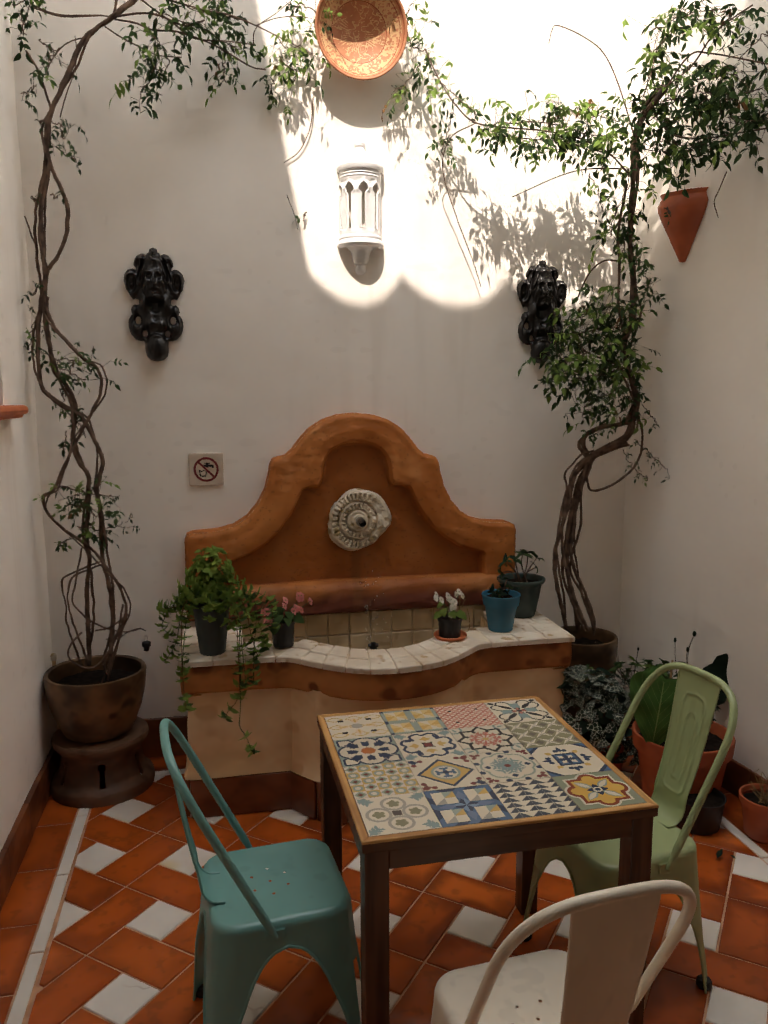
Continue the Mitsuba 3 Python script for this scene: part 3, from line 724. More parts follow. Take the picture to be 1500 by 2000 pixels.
def p10():
    c = unary_union([stroke([(0, 0), (.22, .1), (.30, .3)], .05, 8), leaf2(.22, .12, .28, .28, 80), leaf2(.2, .12, .22, .14, 10)])
    L = [(SQ, CR)] + [(affinity.translate(affinity.rotate(unary_union([frond(.55, 45, 1.2)]), 180 + 90 * k, origin=(0, 0)), *(np.array([[.98, .98], [-.98, .98], [-.98, -.98], [.98, -.98]])[k])), NV if k % 2 else MR) for k in range(4)]
    L += [(rep(circ(.60, .86, .09)), MR), (rep(circ(.86, .60, .09)), MR)]
    return L + [(dia(0, 0, .92), NV), (dia(0, 0, .80), YL), (circ(0, 0, .46), GR), (circ(0, 0, .38), CR), (rep(unary_union([leaf2(.34, .12, 0, 0), circ(.26, .09, .06), circ(.26, -.09, .06)]), 4), BL), (circ(0, 0, .10), NV)]
def p11():
    o = unary_union([circ(.5 * math.cos(k * PI / 4), .5 * math.sin(k * PI / 4), .33) for k in range(8)] + [circ(0, 0, .5)])
    L = [(SQ, CR), (rep(affinity.translate(unary_union([leaf2(.3, .14, 0, 0, 225), circ(-.08, -.26, .08), circ(-.26, -.08, .08)]), .95, .95)), MR), (rep(circ(.93, .3, .10)), NV), (rep(circ(.93, -.3, .10)), NV), (o.buffer(.07), GR), (o, CR)]
    return L + [(rep(frond(.85, 0, .8), 8), TL), (rep(leaf2(.22, .2, .55, 0), 4), NV), (circ(0, 0, .10), MR)]
def p12():
    L = [(SQ, CR)]; L += [(LineString([(-1.1, .55), (-.55, 1.1)]).buffer(.07).intersection(SQ), NV), (LineString([(1.1, -.55), (.55, -1.1)]).buffer(.07).intersection(SQ), NV), (LineString([(-1.1, -.55), (-.55, -1.1)]).buffer(.07).intersection(SQ), NV), (LineString([(1.1, .55), (.55, 1.1)]).buffer(.07).intersection(SQ), NV)]
    L += [(pol((1, .72), (1, 1), (.72, 1)), BL), (pol((-1, -.72), (-1, -1), (-.72, -1)), BL), (pol((-1, .72), (-1, 1), (-.72, 1)), BL), (pol((1, -.72), (1, -1), (.72, -1)), BL)]
    L += [(rep(affinity.translate(unary_union([leaf2(.34, .15, 0, 0), circ(.08, .15, .09), circ(.08, -.15, .09)]), .52, 0)), NV), (rep(leaf2(.25, .2, .38, .38, 45)), YL)]
    return L + [(box(-.40, -.40, .40, .40), NV), (box(-.33, -.33, .33, .33), BL), (rep(leaf2(.3, .2, .04, .04, 45)), CR), (rep(leaf2(.38, .16)), NV)]
def p13():
    L = [(SQ, CR), (rep(unary_union([frond(.7, 25, .9), affinity.scale(frond(.7, 25, .9), 1, -1, origin=(0, 0))]).buffer(0).__class__ and affinity.translate(frond(.8, 225, 1.1), .98, .98)), TL), (rep(frond(.5, 0).buffer(0), 4), CR)]
    for k in range(4):
        a = k * PI / 2 + PI / 4 - PI / 4; x, y = .52 * math.cos(a), .52 * math.sin(a)
        L += [(circ(x, y, .38), CR), (ring(x, y, .33, .09), GY), (affinity.translate(rep(circ(.12, 0, .075), 5, 90 * k), x, y), OL), (circ(x, y, .07), OL)]
    return L + [(box(-.13, -.13, .13, .13), (.08, .06, .05))]
def p14():
    L = [(SQ, BL)]
    for x in (-.5, .5):
        for y in (-.5, .5):
            L.append((box(x - .34, y - .34, x + .34, y + .34), CR))
            for k in range(4): L.append((affinity.rotate(pol((x, y), (x + .34, y - .34 if k % 2 else y), (x + .34, y + (.0 if k % 2 else .34))), 90 * k, origin=(x, y)), (YL, GR, CR, GY)[k]))
    L += [(rep(pol((0, 0), (.5, .0), (.16, .16)), 4), NV), (rep(pol((0, 0), (.16, .16), (0, .5)), 4), (.16, .24, .34))]
    for k in range(4): L.append((affinity.rotate(unary_union([pol((1, .0), (.84, .16), (.84, .5), (1, .66)), pol((1, -.66), (.84, -.5), (.84, -.16), (1, -.3))]), 90 * k, origin=(0, 0)), NV))
    return L + [(rep(pol((.5, -.16), (.84, 0), (.5, .16), (.3, 0))), MR if False else (.12, .17, .26))]
def p15():
    L = [(SQ, CR)]; n = 7; s = 2 / n; g = []
    for i in range(n):
        for j in range(n * 1):
            x, y = -1 + s * i, -1 + s * j
            g += [pol((x, y), (x + s, y), (x + s, y + s / 2)) if False else pol((x, y), (x + s, y), (x, y + s)) if i % 2 else pol((x, y), (x + s, y), (x + s, y + s))]
    return L + [(unary_union([q.buffer(-.004) for q in g]), (.05, .058, .075))]
def p16():
    o = unary_union([box(-.62, -.62, .62, .62), rep(circ(.62, 0, .24))])
    L = [(SQ, (.24, .26, .18)), (o.buffer(.15, join_style=2), CR), (o.buffer(.08, join_style=2), (.20, .045, .02)), (o.buffer(-.03, join_style=2), (.56, .34, .075))]
    return L + [(rep(leaf2(.62, .28, .1, .1, 45)), GR), (rep(leaf2(.52, .17, .14, .14, 45)), CR), (rep(leaf2(.28, .2, .05, 0)), NV), (circ(0, 0, .14), CR), (circ(0, 0, .085), NV)]
def printed(layers):
    """non-overlapping coloured triangles of the layers, the last on top"""
    V, F, C, above, n = [], [], [], None, 0
    for g, c in layers[::-1]:
        s = g.buffer(0).intersection(SQ); s = s if above is None else s.difference(above)
        above = g.buffer(0) if above is None else unary_union([above, g.buffer(0)])
        for q in getattr(s, 'geoms', [s]):
            if q.geom_type != 'Polygon' or q.area < 2e-5: continue
            v, f = trimesh.creation.triangulate_polygon(q, engine='earcut'); V.append(v); F.append(f + n); n += len(v); C.append(np.tile(c, (len(v), 1)))
    V, F, C = np.vstack(V), np.vstack(F), np.vstack(C)
    a = np.cross(V[F[:, 1]] - V[F[:, 0]], V[F[:, 2]] - V[F[:, 0]]); F[a < 0] = F[a < 0][:, ::-1]
    return V, F, C
PT = [p1, p2, p3, p4, p5, p6, p7, p8, p9, p10, p11, p12, p13, p14, p15, p16]
ts = (TS - 2 * bw - 0.002) / 4
rt = np.random.default_rng(9)
for k, fn in enumerate(PT):
    i, j = k % 4, k // 4
    v, f, c = printed(fn()); s = ts / 2 - 0.0006; n = len(v)
    z = 0.0
    top = np.c_[v * s, np.full(n, z)]
    sq = np.array([(-1, -1), (1, -1), (1, 1), (-1, 1)]) * s
    sv = np.vstack([np.c_[sq, np.full(4, z)], np.c_[sq, np.full(4, -0.008)]])
    sf = np.vstack([[q + 4, (q + 1) % 4 + 4, (q + 1) % 4] for q in range(4)] + [[q + 4, (q + 1) % 4, q] for q in range(4)])
    col = np.vstack([c * rt.uniform(0.93, 1.05), np.tile((.25, .2, .15), (8, 1))])
    m = M(np.vstack([top, sv]), np.vstack([f, sf + n]))
    m = shift(m, -h + bw + 0.001 + ts * (i + .5), h - bw - 0.001 - ts * (j + .5), TZ - 0.0012 + rt.uniform(0, 0.0007))
    put(tb + '__tile', m, 'print', tw=TW, color=col)

# ================================================================ metal chairs
def perim(hx, r, n):
    """rounded square, uniform in arc length, starting at the middle of the +x side, counter-clockwise; returns pos, normal for t in [0,1)"""
    s = hx - r; L = [s, r * PI / 2, 2 * s, r * PI / 2, 2 * s, r * PI / 2, 2 * s, r * PI / 2, s]; tot = sum(L)
    def f(t):
        t = (np.asarray(t) % 1.0) * tot; P = np.zeros((len(t), 2)); N = np.zeros((len(t), 2)); acc = 0
        segs = [((hx, 0), (0, 1)), ((s, s), 0), ((s, hx), (-1, 0)), ((-s, s), 90), ((-hx, s), (0, -1)), ((-s, -s), 180), ((-s, -hx), (1, 0)), ((s, -s), 270), ((hx, -s), (0, 1))]
        for (c, d), l in zip(segs, L):
            k = (t >= acc - 1e-12) & (t <= acc + l + 1e-12); u = t[k] - acc
            if isinstance(d, tuple): P[k] = np.array(c) + u[:, None] * np.array(d); N[k] = (d[1], -d[0])
            else:
                a = math.radians(d) + u / r; P[k] = np.array(c) + r * np.c_[np.cos(a), np.sin(a)]; N[k] = np.c_[np.cos(a), np.sin(a)]
            acc += l
        return P, N
    return f, tot


SH, HX, CRN, RE = 0.450, 0.182, 0.070, 0.020
pf, PL = perim(HX, CRN, 0)
def flare(z): return 0.052 * np.clip((SH - RE - z) / (SH - RE), 0, 1) ** 1.1
def skin(tz):
    P, N = pf(tz[:, 0] / PL); return np.c_[P + N * flare(tz[:, 1])[:, None], tz[:, 1]]
q4 = PL / 4


def arch_region():
    """outline of one side's opening in (t, z), t from the corner's middle"""
    u = np.linspace(-1, 1, 41); a = q4 / 2 - 0.017
    def w(z): return a - 0.016 * np.clip(z / 0.30, 0, 1) ** 1.3
    z = np.linspace(0, 1, 40); x = (1 - z ** 2.7) ** (1 / 1.9)
    z = z * 0.382; xx = x * w(z)
    return np.vstack([np.c_[-xx, z], np.c_[xx[::-1], z[::-1]]])


AR = arch_region()


def make_chair(label, paintkey, x, y, face, group, press=1.0, lean=-0.270, hoop_z=0.895):
    c = thing('metal_chair', label, 'chair', group); tw = T().translate([x, y, 0]).rotate([0, 0, 1], face)
    def pt(n, m, b=paintkey, sm=45, **k): return put(c + '__' + n, CH.setdefault(n + str(k.get('i', '')), mikit.ply(m, 'x', smooth=sm)) | {'bsdf': {'type': 'ref', 'id': b}}, b, tw=tw)
    # seat top with rounded rim and drain holes
    holes = [Point(hx_, hy).buffer(0.0042, 4) for hx_, hy in ((-.012, 0), (.032, .028), (.032, -.028), (-.012, .058), (-.012, -.058), (-.058, .030), (-.058, -.030))]
    Pq, Nq = pf(np.arange(176) / 176); Pq, Nq = np.vstack([Pq, Pq[:1]]), np.vstack([Nq, Nq[:1]])
    ds = np.array([0.0, 0.0007, 0.0025, 0.005, 0.0085, 0.013, 0.0175, 0.022, 0.028, 0.036])
    def ztop(d, p):
        e = np.clip(d / RE, 0, 1); return SH - RE + RE * np.sqrt(1 - (1 - e) ** 2) - 0.005 * sm(0.020, 0.05, d) + 0.003 * sm(0.03, 0.18, np.hypot(p[..., 0], p[..., 1])) * sm(0.03, 0.04, d)
    Rg = Pq[None] - Nq[None] * ds[:, None, None]
    rim = grid(np.concatenate([Rg, ztop(ds[:, None] + Rg[..., 0] * 0, Rg)[..., None]], -1)[:, ::-1])
    poly = Polygon(Rg[-1]).difference(unary_union(holes)); p, t = mesh2d(poly, 0.013, hb=0.0071)
    inn_ = Polygon(Pq[:-1]); d = np.maximum(dist(inn_.exterior, p, 0.001), ds[-1])
    top = cat([rim, M(np.c_[p, ztop(d, p)], t)]); top.merge_vertices(digits_vertex=5)
    full = Polygon([(-q4 / 2, 0), (PL - q4 / 2, 0), (PL - q4 / 2, SH - RE), (-q4 / 2, SH - RE)])
    ops = unary_union([Polygon(AR + [k * q4, 0]).buffer(0) for k in range(4)] + [Polygon(AR + [4 * q4, 0]).buffer(0)])
    sk = full.difference(ops.buffer(0))
    ZC = 0.29
    up = sk.intersection(box(-9, ZC, 9, 9)); p, t = mesh2d(up, 0.016, hb=0.010)
    v = skin(p); sh = solid(v, t, 0.0018)
    def lip(seg): return tube(skin(seg) * 1.0, 0.0042, 8)
    lips = []
    for k in range(4):
        s = AR + [k * q4, 0]; s = dense(s, 0.008); lips.append(lip(s[s[:, 1] > ZC]))
    pt('seat', cat([top, sh] + lips))
    for k in range(4):
        tc = (k + 0.5) * q4; low = sk.intersection(box(tc - q4 / 2, -1, tc + q4 / 2, ZC))
        low = max(getattr(low, 'geoms', [low]), key=lambda g: g.area)
        p, t = mesh2d(low, 0.014, hb=0.008); v = skin(p); mm = [solid(v, t, 0.0018)]
        for kk, side in ((k, 1), (k + 1, -1)):
            s = dense(AR + [kk * q4, 0], 0.008); s = s[(s[:, 1] <= ZC + 0.01) & ((s[:, 0] - kk * q4) * side > 0)]; mm.append(lip(s[np.argsort(s[:, 1])]))
        # raised rib down the leg
        L = pt('leg', cat(mm), i=k)
        P, N = pf(np.array([tc / PL])); q = P[0] + N[0] * 0.047
        put(L + '__foot_cap', CH.setdefault('cap%d' % k, mikit.ply(shift(rot(lathe([(0.0001, 0), (0.018, 0), (0.0225, 0.005), (0.0225, 0.020), (0.018, 0.026), (0.0001, 0.026)], 14), [N[0][1], -N[0][0], 0], -4), q[0] - N[0][0] * .006, q[1] - N[0][1] * .006, 0.001), 'rubber', smooth=40)), 'rubber', tw=tw)
    # back hoop
    yb = HX + 0.010; pth = []
    A, B = np.array([-0.030, 0.415]), np.array([lean, hoop_z])
    th = np.linspace(0, PI, 33)
    for a in th:
        w = yb * np.sign(math.cos(a)) * abs(math.cos(a)) ** 0.62; k = 0.60 + 0.40 * abs(math.sin(a)) ** 0.72
        q = A + (B - A) * k; pth.append((q[0], w, q[1]))
    s0 = [(A[0] + (B[0] - A[0]) * k, yb, A[1] + (B[1] - A[1]) * k) for k in (0.0, 0.15, 0.30, 0.45)]; s1 = [(x_, -y_, z_) for x_, y_, z_ in s0[::-1]]
    P = spline(s0 + pth + s1, 150); rr_ = np.full(150, 0.0112); rr_[:6] = np.linspace(0.006, 0.0112, 6); rr_[-6:] = rr_[:6][::-1]
    tabs = [shift(cbox(0.05, 0.005, 0.03, 0.002), -0.030, s * (HX + 0.004), 0.418) for s in (-1, 1)]
    hoop = pt('back_hoop', cat([tube(P, rr_, 14)] + tabs), i=lean)
    # splat with pressed grooves
    q_ = lean + 0.296; cp = spline([(lean, hoop_z - 0.002), (-0.284 + q_ * .9, 0.83), (-0.256 + q_ * .6, 0.70), (-0.230 + q_ * .3, 0.60), (-0.206, 0.53), (-0.200, 0.49), (-0.186, 0.465), (-0.166, 0.452), (-0.140, 0.449)], 130)
    ln = np.r_[0, np.cumsum(np.linalg.norm(np.diff(cp, axis=0), axis=1))]; LN = ln[-1]
    W = lambda l: 0.086 - 0.020 * np.clip(l / 0.36, 0, 1)
    U = np.linspace(-1, 1, 61); tn = np.gradient(cp, axis=0); tn /= np.linalg.norm(tn, axis=1)[:, None]; nm = np.c_[-tn[:, 1], tn[:, 0]]
    g1 = [(0.36, -.042), (0.10, -.046), (0.075, -.036), (0.068, 0), (0.075, .036), (0.10, .046), (0.36, .042), (0.375, .03), (0.378, 0.0), (0.375, -.03), (0.36, -.042)]
    g2 = [(0.335, -.004), (0.335, -.018), (0.15, -.022), (0.13, -.014), (0.125, 0), (0.13, .014), (0.15, .022), (0.34, .018)]
    ts_ = [cKDTree(dense(np.array(g), 0.003)) for g in (g1, g2)]
    LL, UU = np.meshgrid(ln, U, indexing='ij'); YY = UU * W(LL)
    dd = np.minimum(*[q.query(np.c_[LL.ravel(), YY.ravel()])[0] for q in ts_]).reshape(LL.shape)
    off = 0.0035 * press * np.exp(-(dd / 0.0045) ** 2) + 0.004 * UU ** 2
    V = np.stack([cp[:, 0][:, None] + nm[:, 0][:, None] * off, YY, cp[:, 1][:, None] + nm[:, 1][:, None] * off], -1)
    gm = grid(V); rims = [tube(V[:, k], 0.0032, 7) for k in (0, -1)]
    pt('back_splat', cat([solid(gm.vertices, gm.faces, 0.002)] + rims), i=press + lean)
    return c


CH = {}
make_chair('teal painted metal chair with an open hoop back, left of the tile table', 'teal_paint', 0.910, -1.820, 6.0, 'metal chairs around the tile table')
make_chair('sage green metal chair with pressed grooves on its back, right of the tile table', 'green_paint', 1.940, -1.765, 190.0, 'metal chairs around the tile table', 1.0, -0.296)
make_chair('cream painted metal chair in the near right foreground', 'cream_paint', 1.420, -2.410, 95.0, 'metal chairs around the tile table', 0.12, -0.283, 0.906)

# ================================================================ wall ornaments
# grotesque masks
mh = [(0.0, 1.0), (0.10, 0.985), (0.14, 0.955), (0.13, 0.93), (0.20, 0.915), (0.215, 0.885), (0.235, 0.875), (0.34, 0.905), (0.46, 0.885), (0.56, 0.83), (0.63, 0.75), (0.625, 0.70), (0.56, 0.665), (0.565, 0.63), (0.66, 0.655), (0.80, 0.635), (0.93, 0.56), (0.97, 0.47), (0.92, 0.36), (0.84, 0.27), (0.76, 0.19), (0.70, 0.145), (0.62, 0.165), (0.52, 0.14), (0.50, 0.08), (0.56, 0.055), (0.66, 0.06), (0.75, 0.02), (0.78, -0.05), (0.74, -0.10), (0.80, -0.125), (0.87, -0.20), (0.88, -0.31), (0.82, -0.42), (0.68, -0.51), (0.50, -0.545), (0.40, -0.54), (0.37, -0.60), (0.38, -0.70), (0.33, -0.80), (0.20, -0.865), (0.0, -0.89)]
MO = Polygon([(x, y) for x, y in mh] + [(-x, y) for x, y in mh[::-1]]).buffer(0)
MO = MO.difference(unary_union([affinity.scale(Point(s * 0.56, -0.20).buffer(0.09), 1.0, 0.75) for s in (-1, 1)] + [affinity.scale(Point(s * 0.36, -0.42).buffer(0.07), 1.2, 0.8) for s in (-1, 1)]))
p, t = mesh2d(MO, 0.020, hb=0.018); d = dist(MO.exterior, p, 0.01)
for r_ in MO.interiors: d = np.minimum(d, dist(r_, p, 0.01))
x, y = p.T; ax = np.abs(x)
G = lambda cx_, cy_, sx_, sy_: np.exp(-((ax - cx_) / sx_) ** 2 - ((y - cy_) / sy_) ** 2)
hh = 0.13 * np.sqrt(np.clip(d / 0.09, 0, 1)) + 0.25 * np.sqrt(np.clip(1 - (x / 0.42) ** 2 - ((y - 0.48) / 0.38) ** 2, 0, 1))
hh += 0.20 * G(0, 0.47, 0.055, 0.10) + 0.14 * G(0, 0.39, 0.08, 0.05) + 0.05 * G(0.085, 0.385, 0.04, 0.035) + 0.10 * G(0.16, 0.585, 0.12, 0.04) - 0.10 * G(0.17, 0.515, 0.08, 0.04) + 0.05 * G(0.17, 0.515, 0.035, 0.02) + 0.10 * G(0.21, 0.42, 0.09, 0.07)
hh += 0.07 * G(0.08, 0.315, 0.12, 0.022) + 0.06 * G(0, 0.265, 0.11, 0.025) - 0.07 * G(0, 0.291, 0.10, 0.014) + 0.10 * G(0, 0.20, 0.12, 0.05)
hh += 0.07 * np.sin(ax * 36 + y * 24) * G(0.38, 0.62, 0.14, 0.28) + 0.05 * np.sin(np.hypot(ax - 0.72, y - 0.42) * 42) * G(0.72, 0.40, 0.2, 0.24) + 0.05 * np.sin(np.hypot(ax - 0.60, y + 0.28) * 40) * G(0.62, -0.28, 0.22, 0.2) + 0.04 * np.sin(y * 46) * G(0, 0.12, 0.22, 0.16) + 0.10 * G(0, 0.80, 0.35, 0.06) + 0.16 * G(0, 0.93, 0.09, 0.06)
hh += 0.13 * G(0.75, 0.55, 0.12, 0.07) - 0.07 * G(0.72, 0.38, 0.10, 0.16) + 0.10 * G(0.86, 0.42, 0.06, 0.2) + 0.10 * G(0.44, 0.82, 0.14, 0.05) - 0.05 * G(0.44, 0.75, 0.09, 0.06)
hh += 0.22 * G(0.34, 0.10, 0.11, 0.12) - 0.16 * G(0, 0.03, 0.14, 0.10) + 0.17 * G(0.66, -0.02, 0.08, 0.07) - 0.06 * G(0.66, -0.02, 0.03, 0.025) + 0.16 * G(0.60, -0.34, 0.14, 0.10) - 0.07 * G(0.60, -0.33, 0.05, 0.04)
hh += 0.14 * G(0, -0.24, 0.25, 0.12) - 0.10 * G(0, -0.17, 0.10, 0.05) + 0.08 * G(0.2, -0.28, 0.07, 0.05) + 0.30 * np.sqrt(np.clip(1 - (x / 0.38) ** 2 - ((y + 0.66) / 0.24) ** 2, 0, 1)) + 0.10 * G(0, -0.45, 0.3, 0.03)
hh += (meshkit.fbm(np.c_[p * 6, x * 0], 3, 3) - 0.5) * 0.04
sc = 0.136
mk = solid(np.c_[x * sc, -0.012 - np.clip(hh, 0.02, 1) * sc * 0.95, y * 0.264], t, 0.012); md = mikit.ply(mk, 'iron', smooth=45)
for cx_, cz, lb in ((0.532, 2.130, 'black cast grotesque face ornament hanging on the bare left part of the rear wall'), (2.375, 2.130, 'black cast grotesque face ornament half hidden by the right climbing vine')):
    tag(put('mask_ornament', md, 'iron', tw=T().translate([cx_, 0, cz])), lb, 'wall ornament', 'pair of black face ornaments')

# white half lantern
ln_ = thing('wall_lantern', 'white ceramic half lantern with pointed openings in the sunlit part of the wall', 'lantern')
LX = 1.472; LT = T().translate([LX, 0.0, 0.0]); A0, A1 = -PI, 0.0
def halfl(prof, n=48): return lathe(prof, n, A0, A1)
rad_ = 0.096
def win(w, z0, z1):
    b = 0.0135; zt = z1; zb = zt - 0.05
    return Polygon([(-b * .75, z0), (b * .75, z0), (b * .75, zb), (b * 1.75, zb + 0.012), (b * 1.8, zb + 0.024), (b * 1.1, zb + 0.037), (0, zt), (-b * 1.1, zb + 0.037), (-b * 1.8, zb + 0.024), (-b * 1.75, zb + 0.012), (-b * .75, zb)])
wins = [affinity.translate(win(0, 2.500, 2.705), th_ * rad_, 0) for th_ in np.radians((-82, -41, 0, 41, 82))]
bodyp = box(-PI / 2 * rad_, 2.462, PI / 2 * rad_, 2.740).difference(unary_union(wins)); p, t = mesh2d(bodyp, 0.008, hb=0.005)
dw = np.min([dist(w.exterior, p, 0.002) for w in wins], axis=0)
lat_ = np.abs(((p[:, 0] / rad_ + math.radians(20.5)) % math.radians(41)) - math.radians(20.5)) * rad_
rr_ = rad_ - 0.0035 * sm(0.006, 0.010, dw) * (p[:, 1] > 2.49) * (p[:, 1] < 2.715) + 0.004 * np.exp(-((dw - 0.003) / 0.003) ** 2)
a = p[:, 0] / rad_ - PI / 2
put(ln_ + '__body', solid(np.c_[rr_ * np.cos(a), rr_ * np.sin(a), p[:, 1]], t, 0.009), 'ceramic', smooth=40, tw=LT)
put(ln_ + '__cap', halfl([(0.096, 2.725), (0.099, 2.731), (0.096, 2.738), (0.100, 2.744), (0.097, 2.752), (0.097, 2.758), (0.106, 2.760), (0.110, 2.770), (0.109, 2.782), (0.100, 2.792), (0.075, 2.806), (0.045, 2.824), (0.028, 2.845), (0.023, 2.862), (0.022, 2.872), (0.026, 2.876), (0.027, 2.886), (0.020, 2.896), (0.0001, 2.900)]), 'ceramic', smooth=35, tw=LT)
put(ln_ + '__base_ring', halfl([(0.090, 2.420), (0.103, 2.424), (0.110, 2.434), (0.109, 2.446), (0.100, 2.454), (0.103, 2.460), (0.102, 2.468), (0.096, 2.473)]), 'ceramic', smooth=35, tw=LT)
put(ln_ + '__pendant', halfl([(0.108, 2.436), (0.104, 2.431), (0.082, 2.428), (0.060, 2.421), (0.047, 2.409), (0.041, 2.392), (0.038, 2.370), (0.032, 2.352), (0.022, 2.346), (0.023, 2.338), (0.026, 2.328), (0.026, 2.318), (0.018, 2.306), (0.0001, 2.302)]), 'ceramic', smooth=35, tw=LT)

# hanging plate
def plate_col(p, n, uv):
    r = dr.sqrt(dr.square(uv.x) + dr.square(uv.y)); a = dr.atan2(uv.y, uv.x)
    base = mix((0.30, 0.115, 0.055), (0.42, 0.19, 0.095), fbm(uv.x * 5, uv.y * 5, 2, 3))
    w = fbm(uv.x * 7, uv.y * 7, 6, 2)
    s1 = dr.abs(fbm(uv.x * 9 + w * 2, uv.y * 9, 3, 3) - 0.5); orn = smoothstep(0.06, 0.02, s1)
    st = smoothstep(0.2, 0.6, dr.sin(a * 44)) * smoothstep(0.12, 0.2, r) * smoothstep(0.5, 0.4, r) * smoothstep(0.42, 0.55, w)
    rim = smoothstep(0.6, 0.62, r) * smoothstep(0.90, 0.88, r) * smoothstep(0.44, 0.52, noise(uv.x * 26, uv.y * 26, 1))
    k = dr.maximum(dr.maximum(orn * smoothstep(0.92, 0.86, r), st), rim)
    c = mix(base, (0.58, 0.42, 0.22), k * 0.6)
    for q in (0.60, 0.86, 0.93): c = mix(c, (0.22, 0.05, 0.02), smoothstep(0.012, 0.004, dr.abs(r - q)) * 0.8)
    return c
mat('plate_glaze', proc(plate_col), 0.6, specular=0.3)
aa = np.linspace(0, 1, 26); Rs, hb_ = 0.245, 0.104
rr0 = aa * 0.190; zz0 = Rs - np.sqrt(Rs ** 2 - rr0 ** 2)
pr = np.vstack([np.c_[np.maximum(rr0, 1e-4), zz0], [(0.194, 0.0985), (0.199, 0.102), (0.204, 0.103), (0.206, 0.100), (0.203, 0.094)], np.c_[np.maximum(rr0[::-1], 1e-4) * 1.02, zz0[::-1] - 0.010]])
pr[:, 0] = pr[:, 0] * 1.0
m = lathe(pr, 110); uv = m.vertices[:, :2] / 0.206
pk = put('wall_plate', m, 'plate_glaze', smooth=40 if False else True, uv=uv, tw=T().translate([1.462, -0.030, 3.345]).rotate([1, 0, 0], 90 + 8))
tag(pk, 'round copper coloured decorated plate at the top of the sunlit wall', 'plate')

# prohibition sign
sg = thing('water_sign', 'square beige tile sign with a crossed out tap and cup in a red ring', 'sign')
put(sg + '__tile', at(cbox(0.157, 0.014, 0.150, 0.003), 0.7305, -0.007, 1.4005), 'sign_beige')
mat('sign_beige', two((0.50, 0.415, 0.32), (0.58, 0.49, 0.39), 12.0), 0.5)
mat('sign_red', (0.155, 0.022, 0.022), 0.5); mat('sign_black', (0.014, 0.014, 0.016), 0.5)
def flat(g, d0, d1):
    ms = [trimesh.creation.extrude_polygon(q, d1 - d0, engine='earcut') for q in getattr(g, 'geoms', [g])]
    m = cat(ms); v = m.vertices; return M(np.c_[v[:, 0] + 0.7305, -0.014 - d0 - v[:, 2], v[:, 1] + 1.4005], m.faces[:, ::-1])
rg = circ(0, 0, .0575, 60).difference(circ(0, 0, .0475, 60)); bar = LineString([(-.036, .036), (.036, -.036)]).buffer(.0045, cap_style=2)
put(sg + '__ring', flat(rg.union(bar), -0.001, 0.0012), 'sign_red')
tap = unary_union([box(-.014, .012, .030, .022), box(.000, .022, .010, .028), box(-.008, .027, .020, .031), pol((.022, .022), (.034, .020), (.034, .006), (.026, .006), (.026, .012)), circ(.005, .017, .009)])
cup = unary_union([LineString([(-.031, -.006), (-.026, -.031), (-.004, -.031), (0.001, -.006)]).buffer(.0022), LineString([(-.033, -.002), (-.022, -.010), (-.012, -.004), (.003, -.009)]).buffer(.0018)])
put(sg + '__tap_symbol', flat(tap.difference(bar.buffer(.001)), -0.001, 0.0009), 'sign_black'); put(sg + '__cup_symbol', flat(cup.difference(bar.buffer(.001)), -0.001, 0.0009), 'sign_black')

# cone pot on the right wall
n_ = 40; prof = [(0.010, 0.0), (0.018, 0.004), (0.040, 0.05), (0.072, 0.115), (0.104, 0.180), (0.124, 0.228), (0.128, 0.252), (0.118, 0.276), (0.112, 0.286), (0.117, 0.298), (0.121, 0.304), (0.113, 0.305), (0.100, 0.285), (0.100, 0.25)]
m = lathe(prof, n_, PI / 2, 3 * PI / 2); v = m.vertices.copy(); v[:, 0] *= 1.0; v[:, 1] *= 1.06
v[:, 2] += 0.10 * v[:, 0] * (v[:, 2] / 0.3)
bk = [v.reshape(-1, len(prof), 3)[0, :11], v.reshape(-1, len(prof), 3)[-1, :11]]
m = cat([M(v, m.faces), grid(np.stack(bk, 0))])
wp_ = put('cone_pot', m, 'terracotta_red', smooth=40, tw=T().translate([2.915, -0.375, 2.345]).rotate([0, 0, 1], 6.3).rotate([1, 0, 0], 3))
tag(wp_, 'terracotta half cone pot hanging on the right wall under the vine', 'pot')

# ================================================================ pots
def pot(name, label, cat_, prof, x, y, z, b, soil=None, n=56, rz=0, wob=0.0, group=None, tilt=0):
    k = thing(name, label, cat_, group); m = lathe(prof, n)
    if wob:
        v = m.vertices; a = np.arctan2(v[:, 1], v[:, 0]); f = 1 + wob * np.sin(2 * a + 1) + wob * 0.6 * np.sin(3 * a + 2 * v[:, 2]); v[:, :2] *= f[:, None]; m = M(v, m.faces)
    tw = T().translate([x, y, z]).rotate([1, 0, 0], tilt); put(k + '__body', m, b, smooth=42, tw=tw)
    if soil:
        r_, zs_ = soil; pp, tt = mesh2d(Point(0, 0).buffer(r_, 10), r_ / 7); zz_ = zs_ + (meshkit.fbm(np.c_[pp * 40, pp[:, :1]], 3, 2) - 0.5) * 0.02
        put(k + '__soil', M(np.c_[pp, zz_], tt), 'soil', smooth=True, tw=tw)
    return k


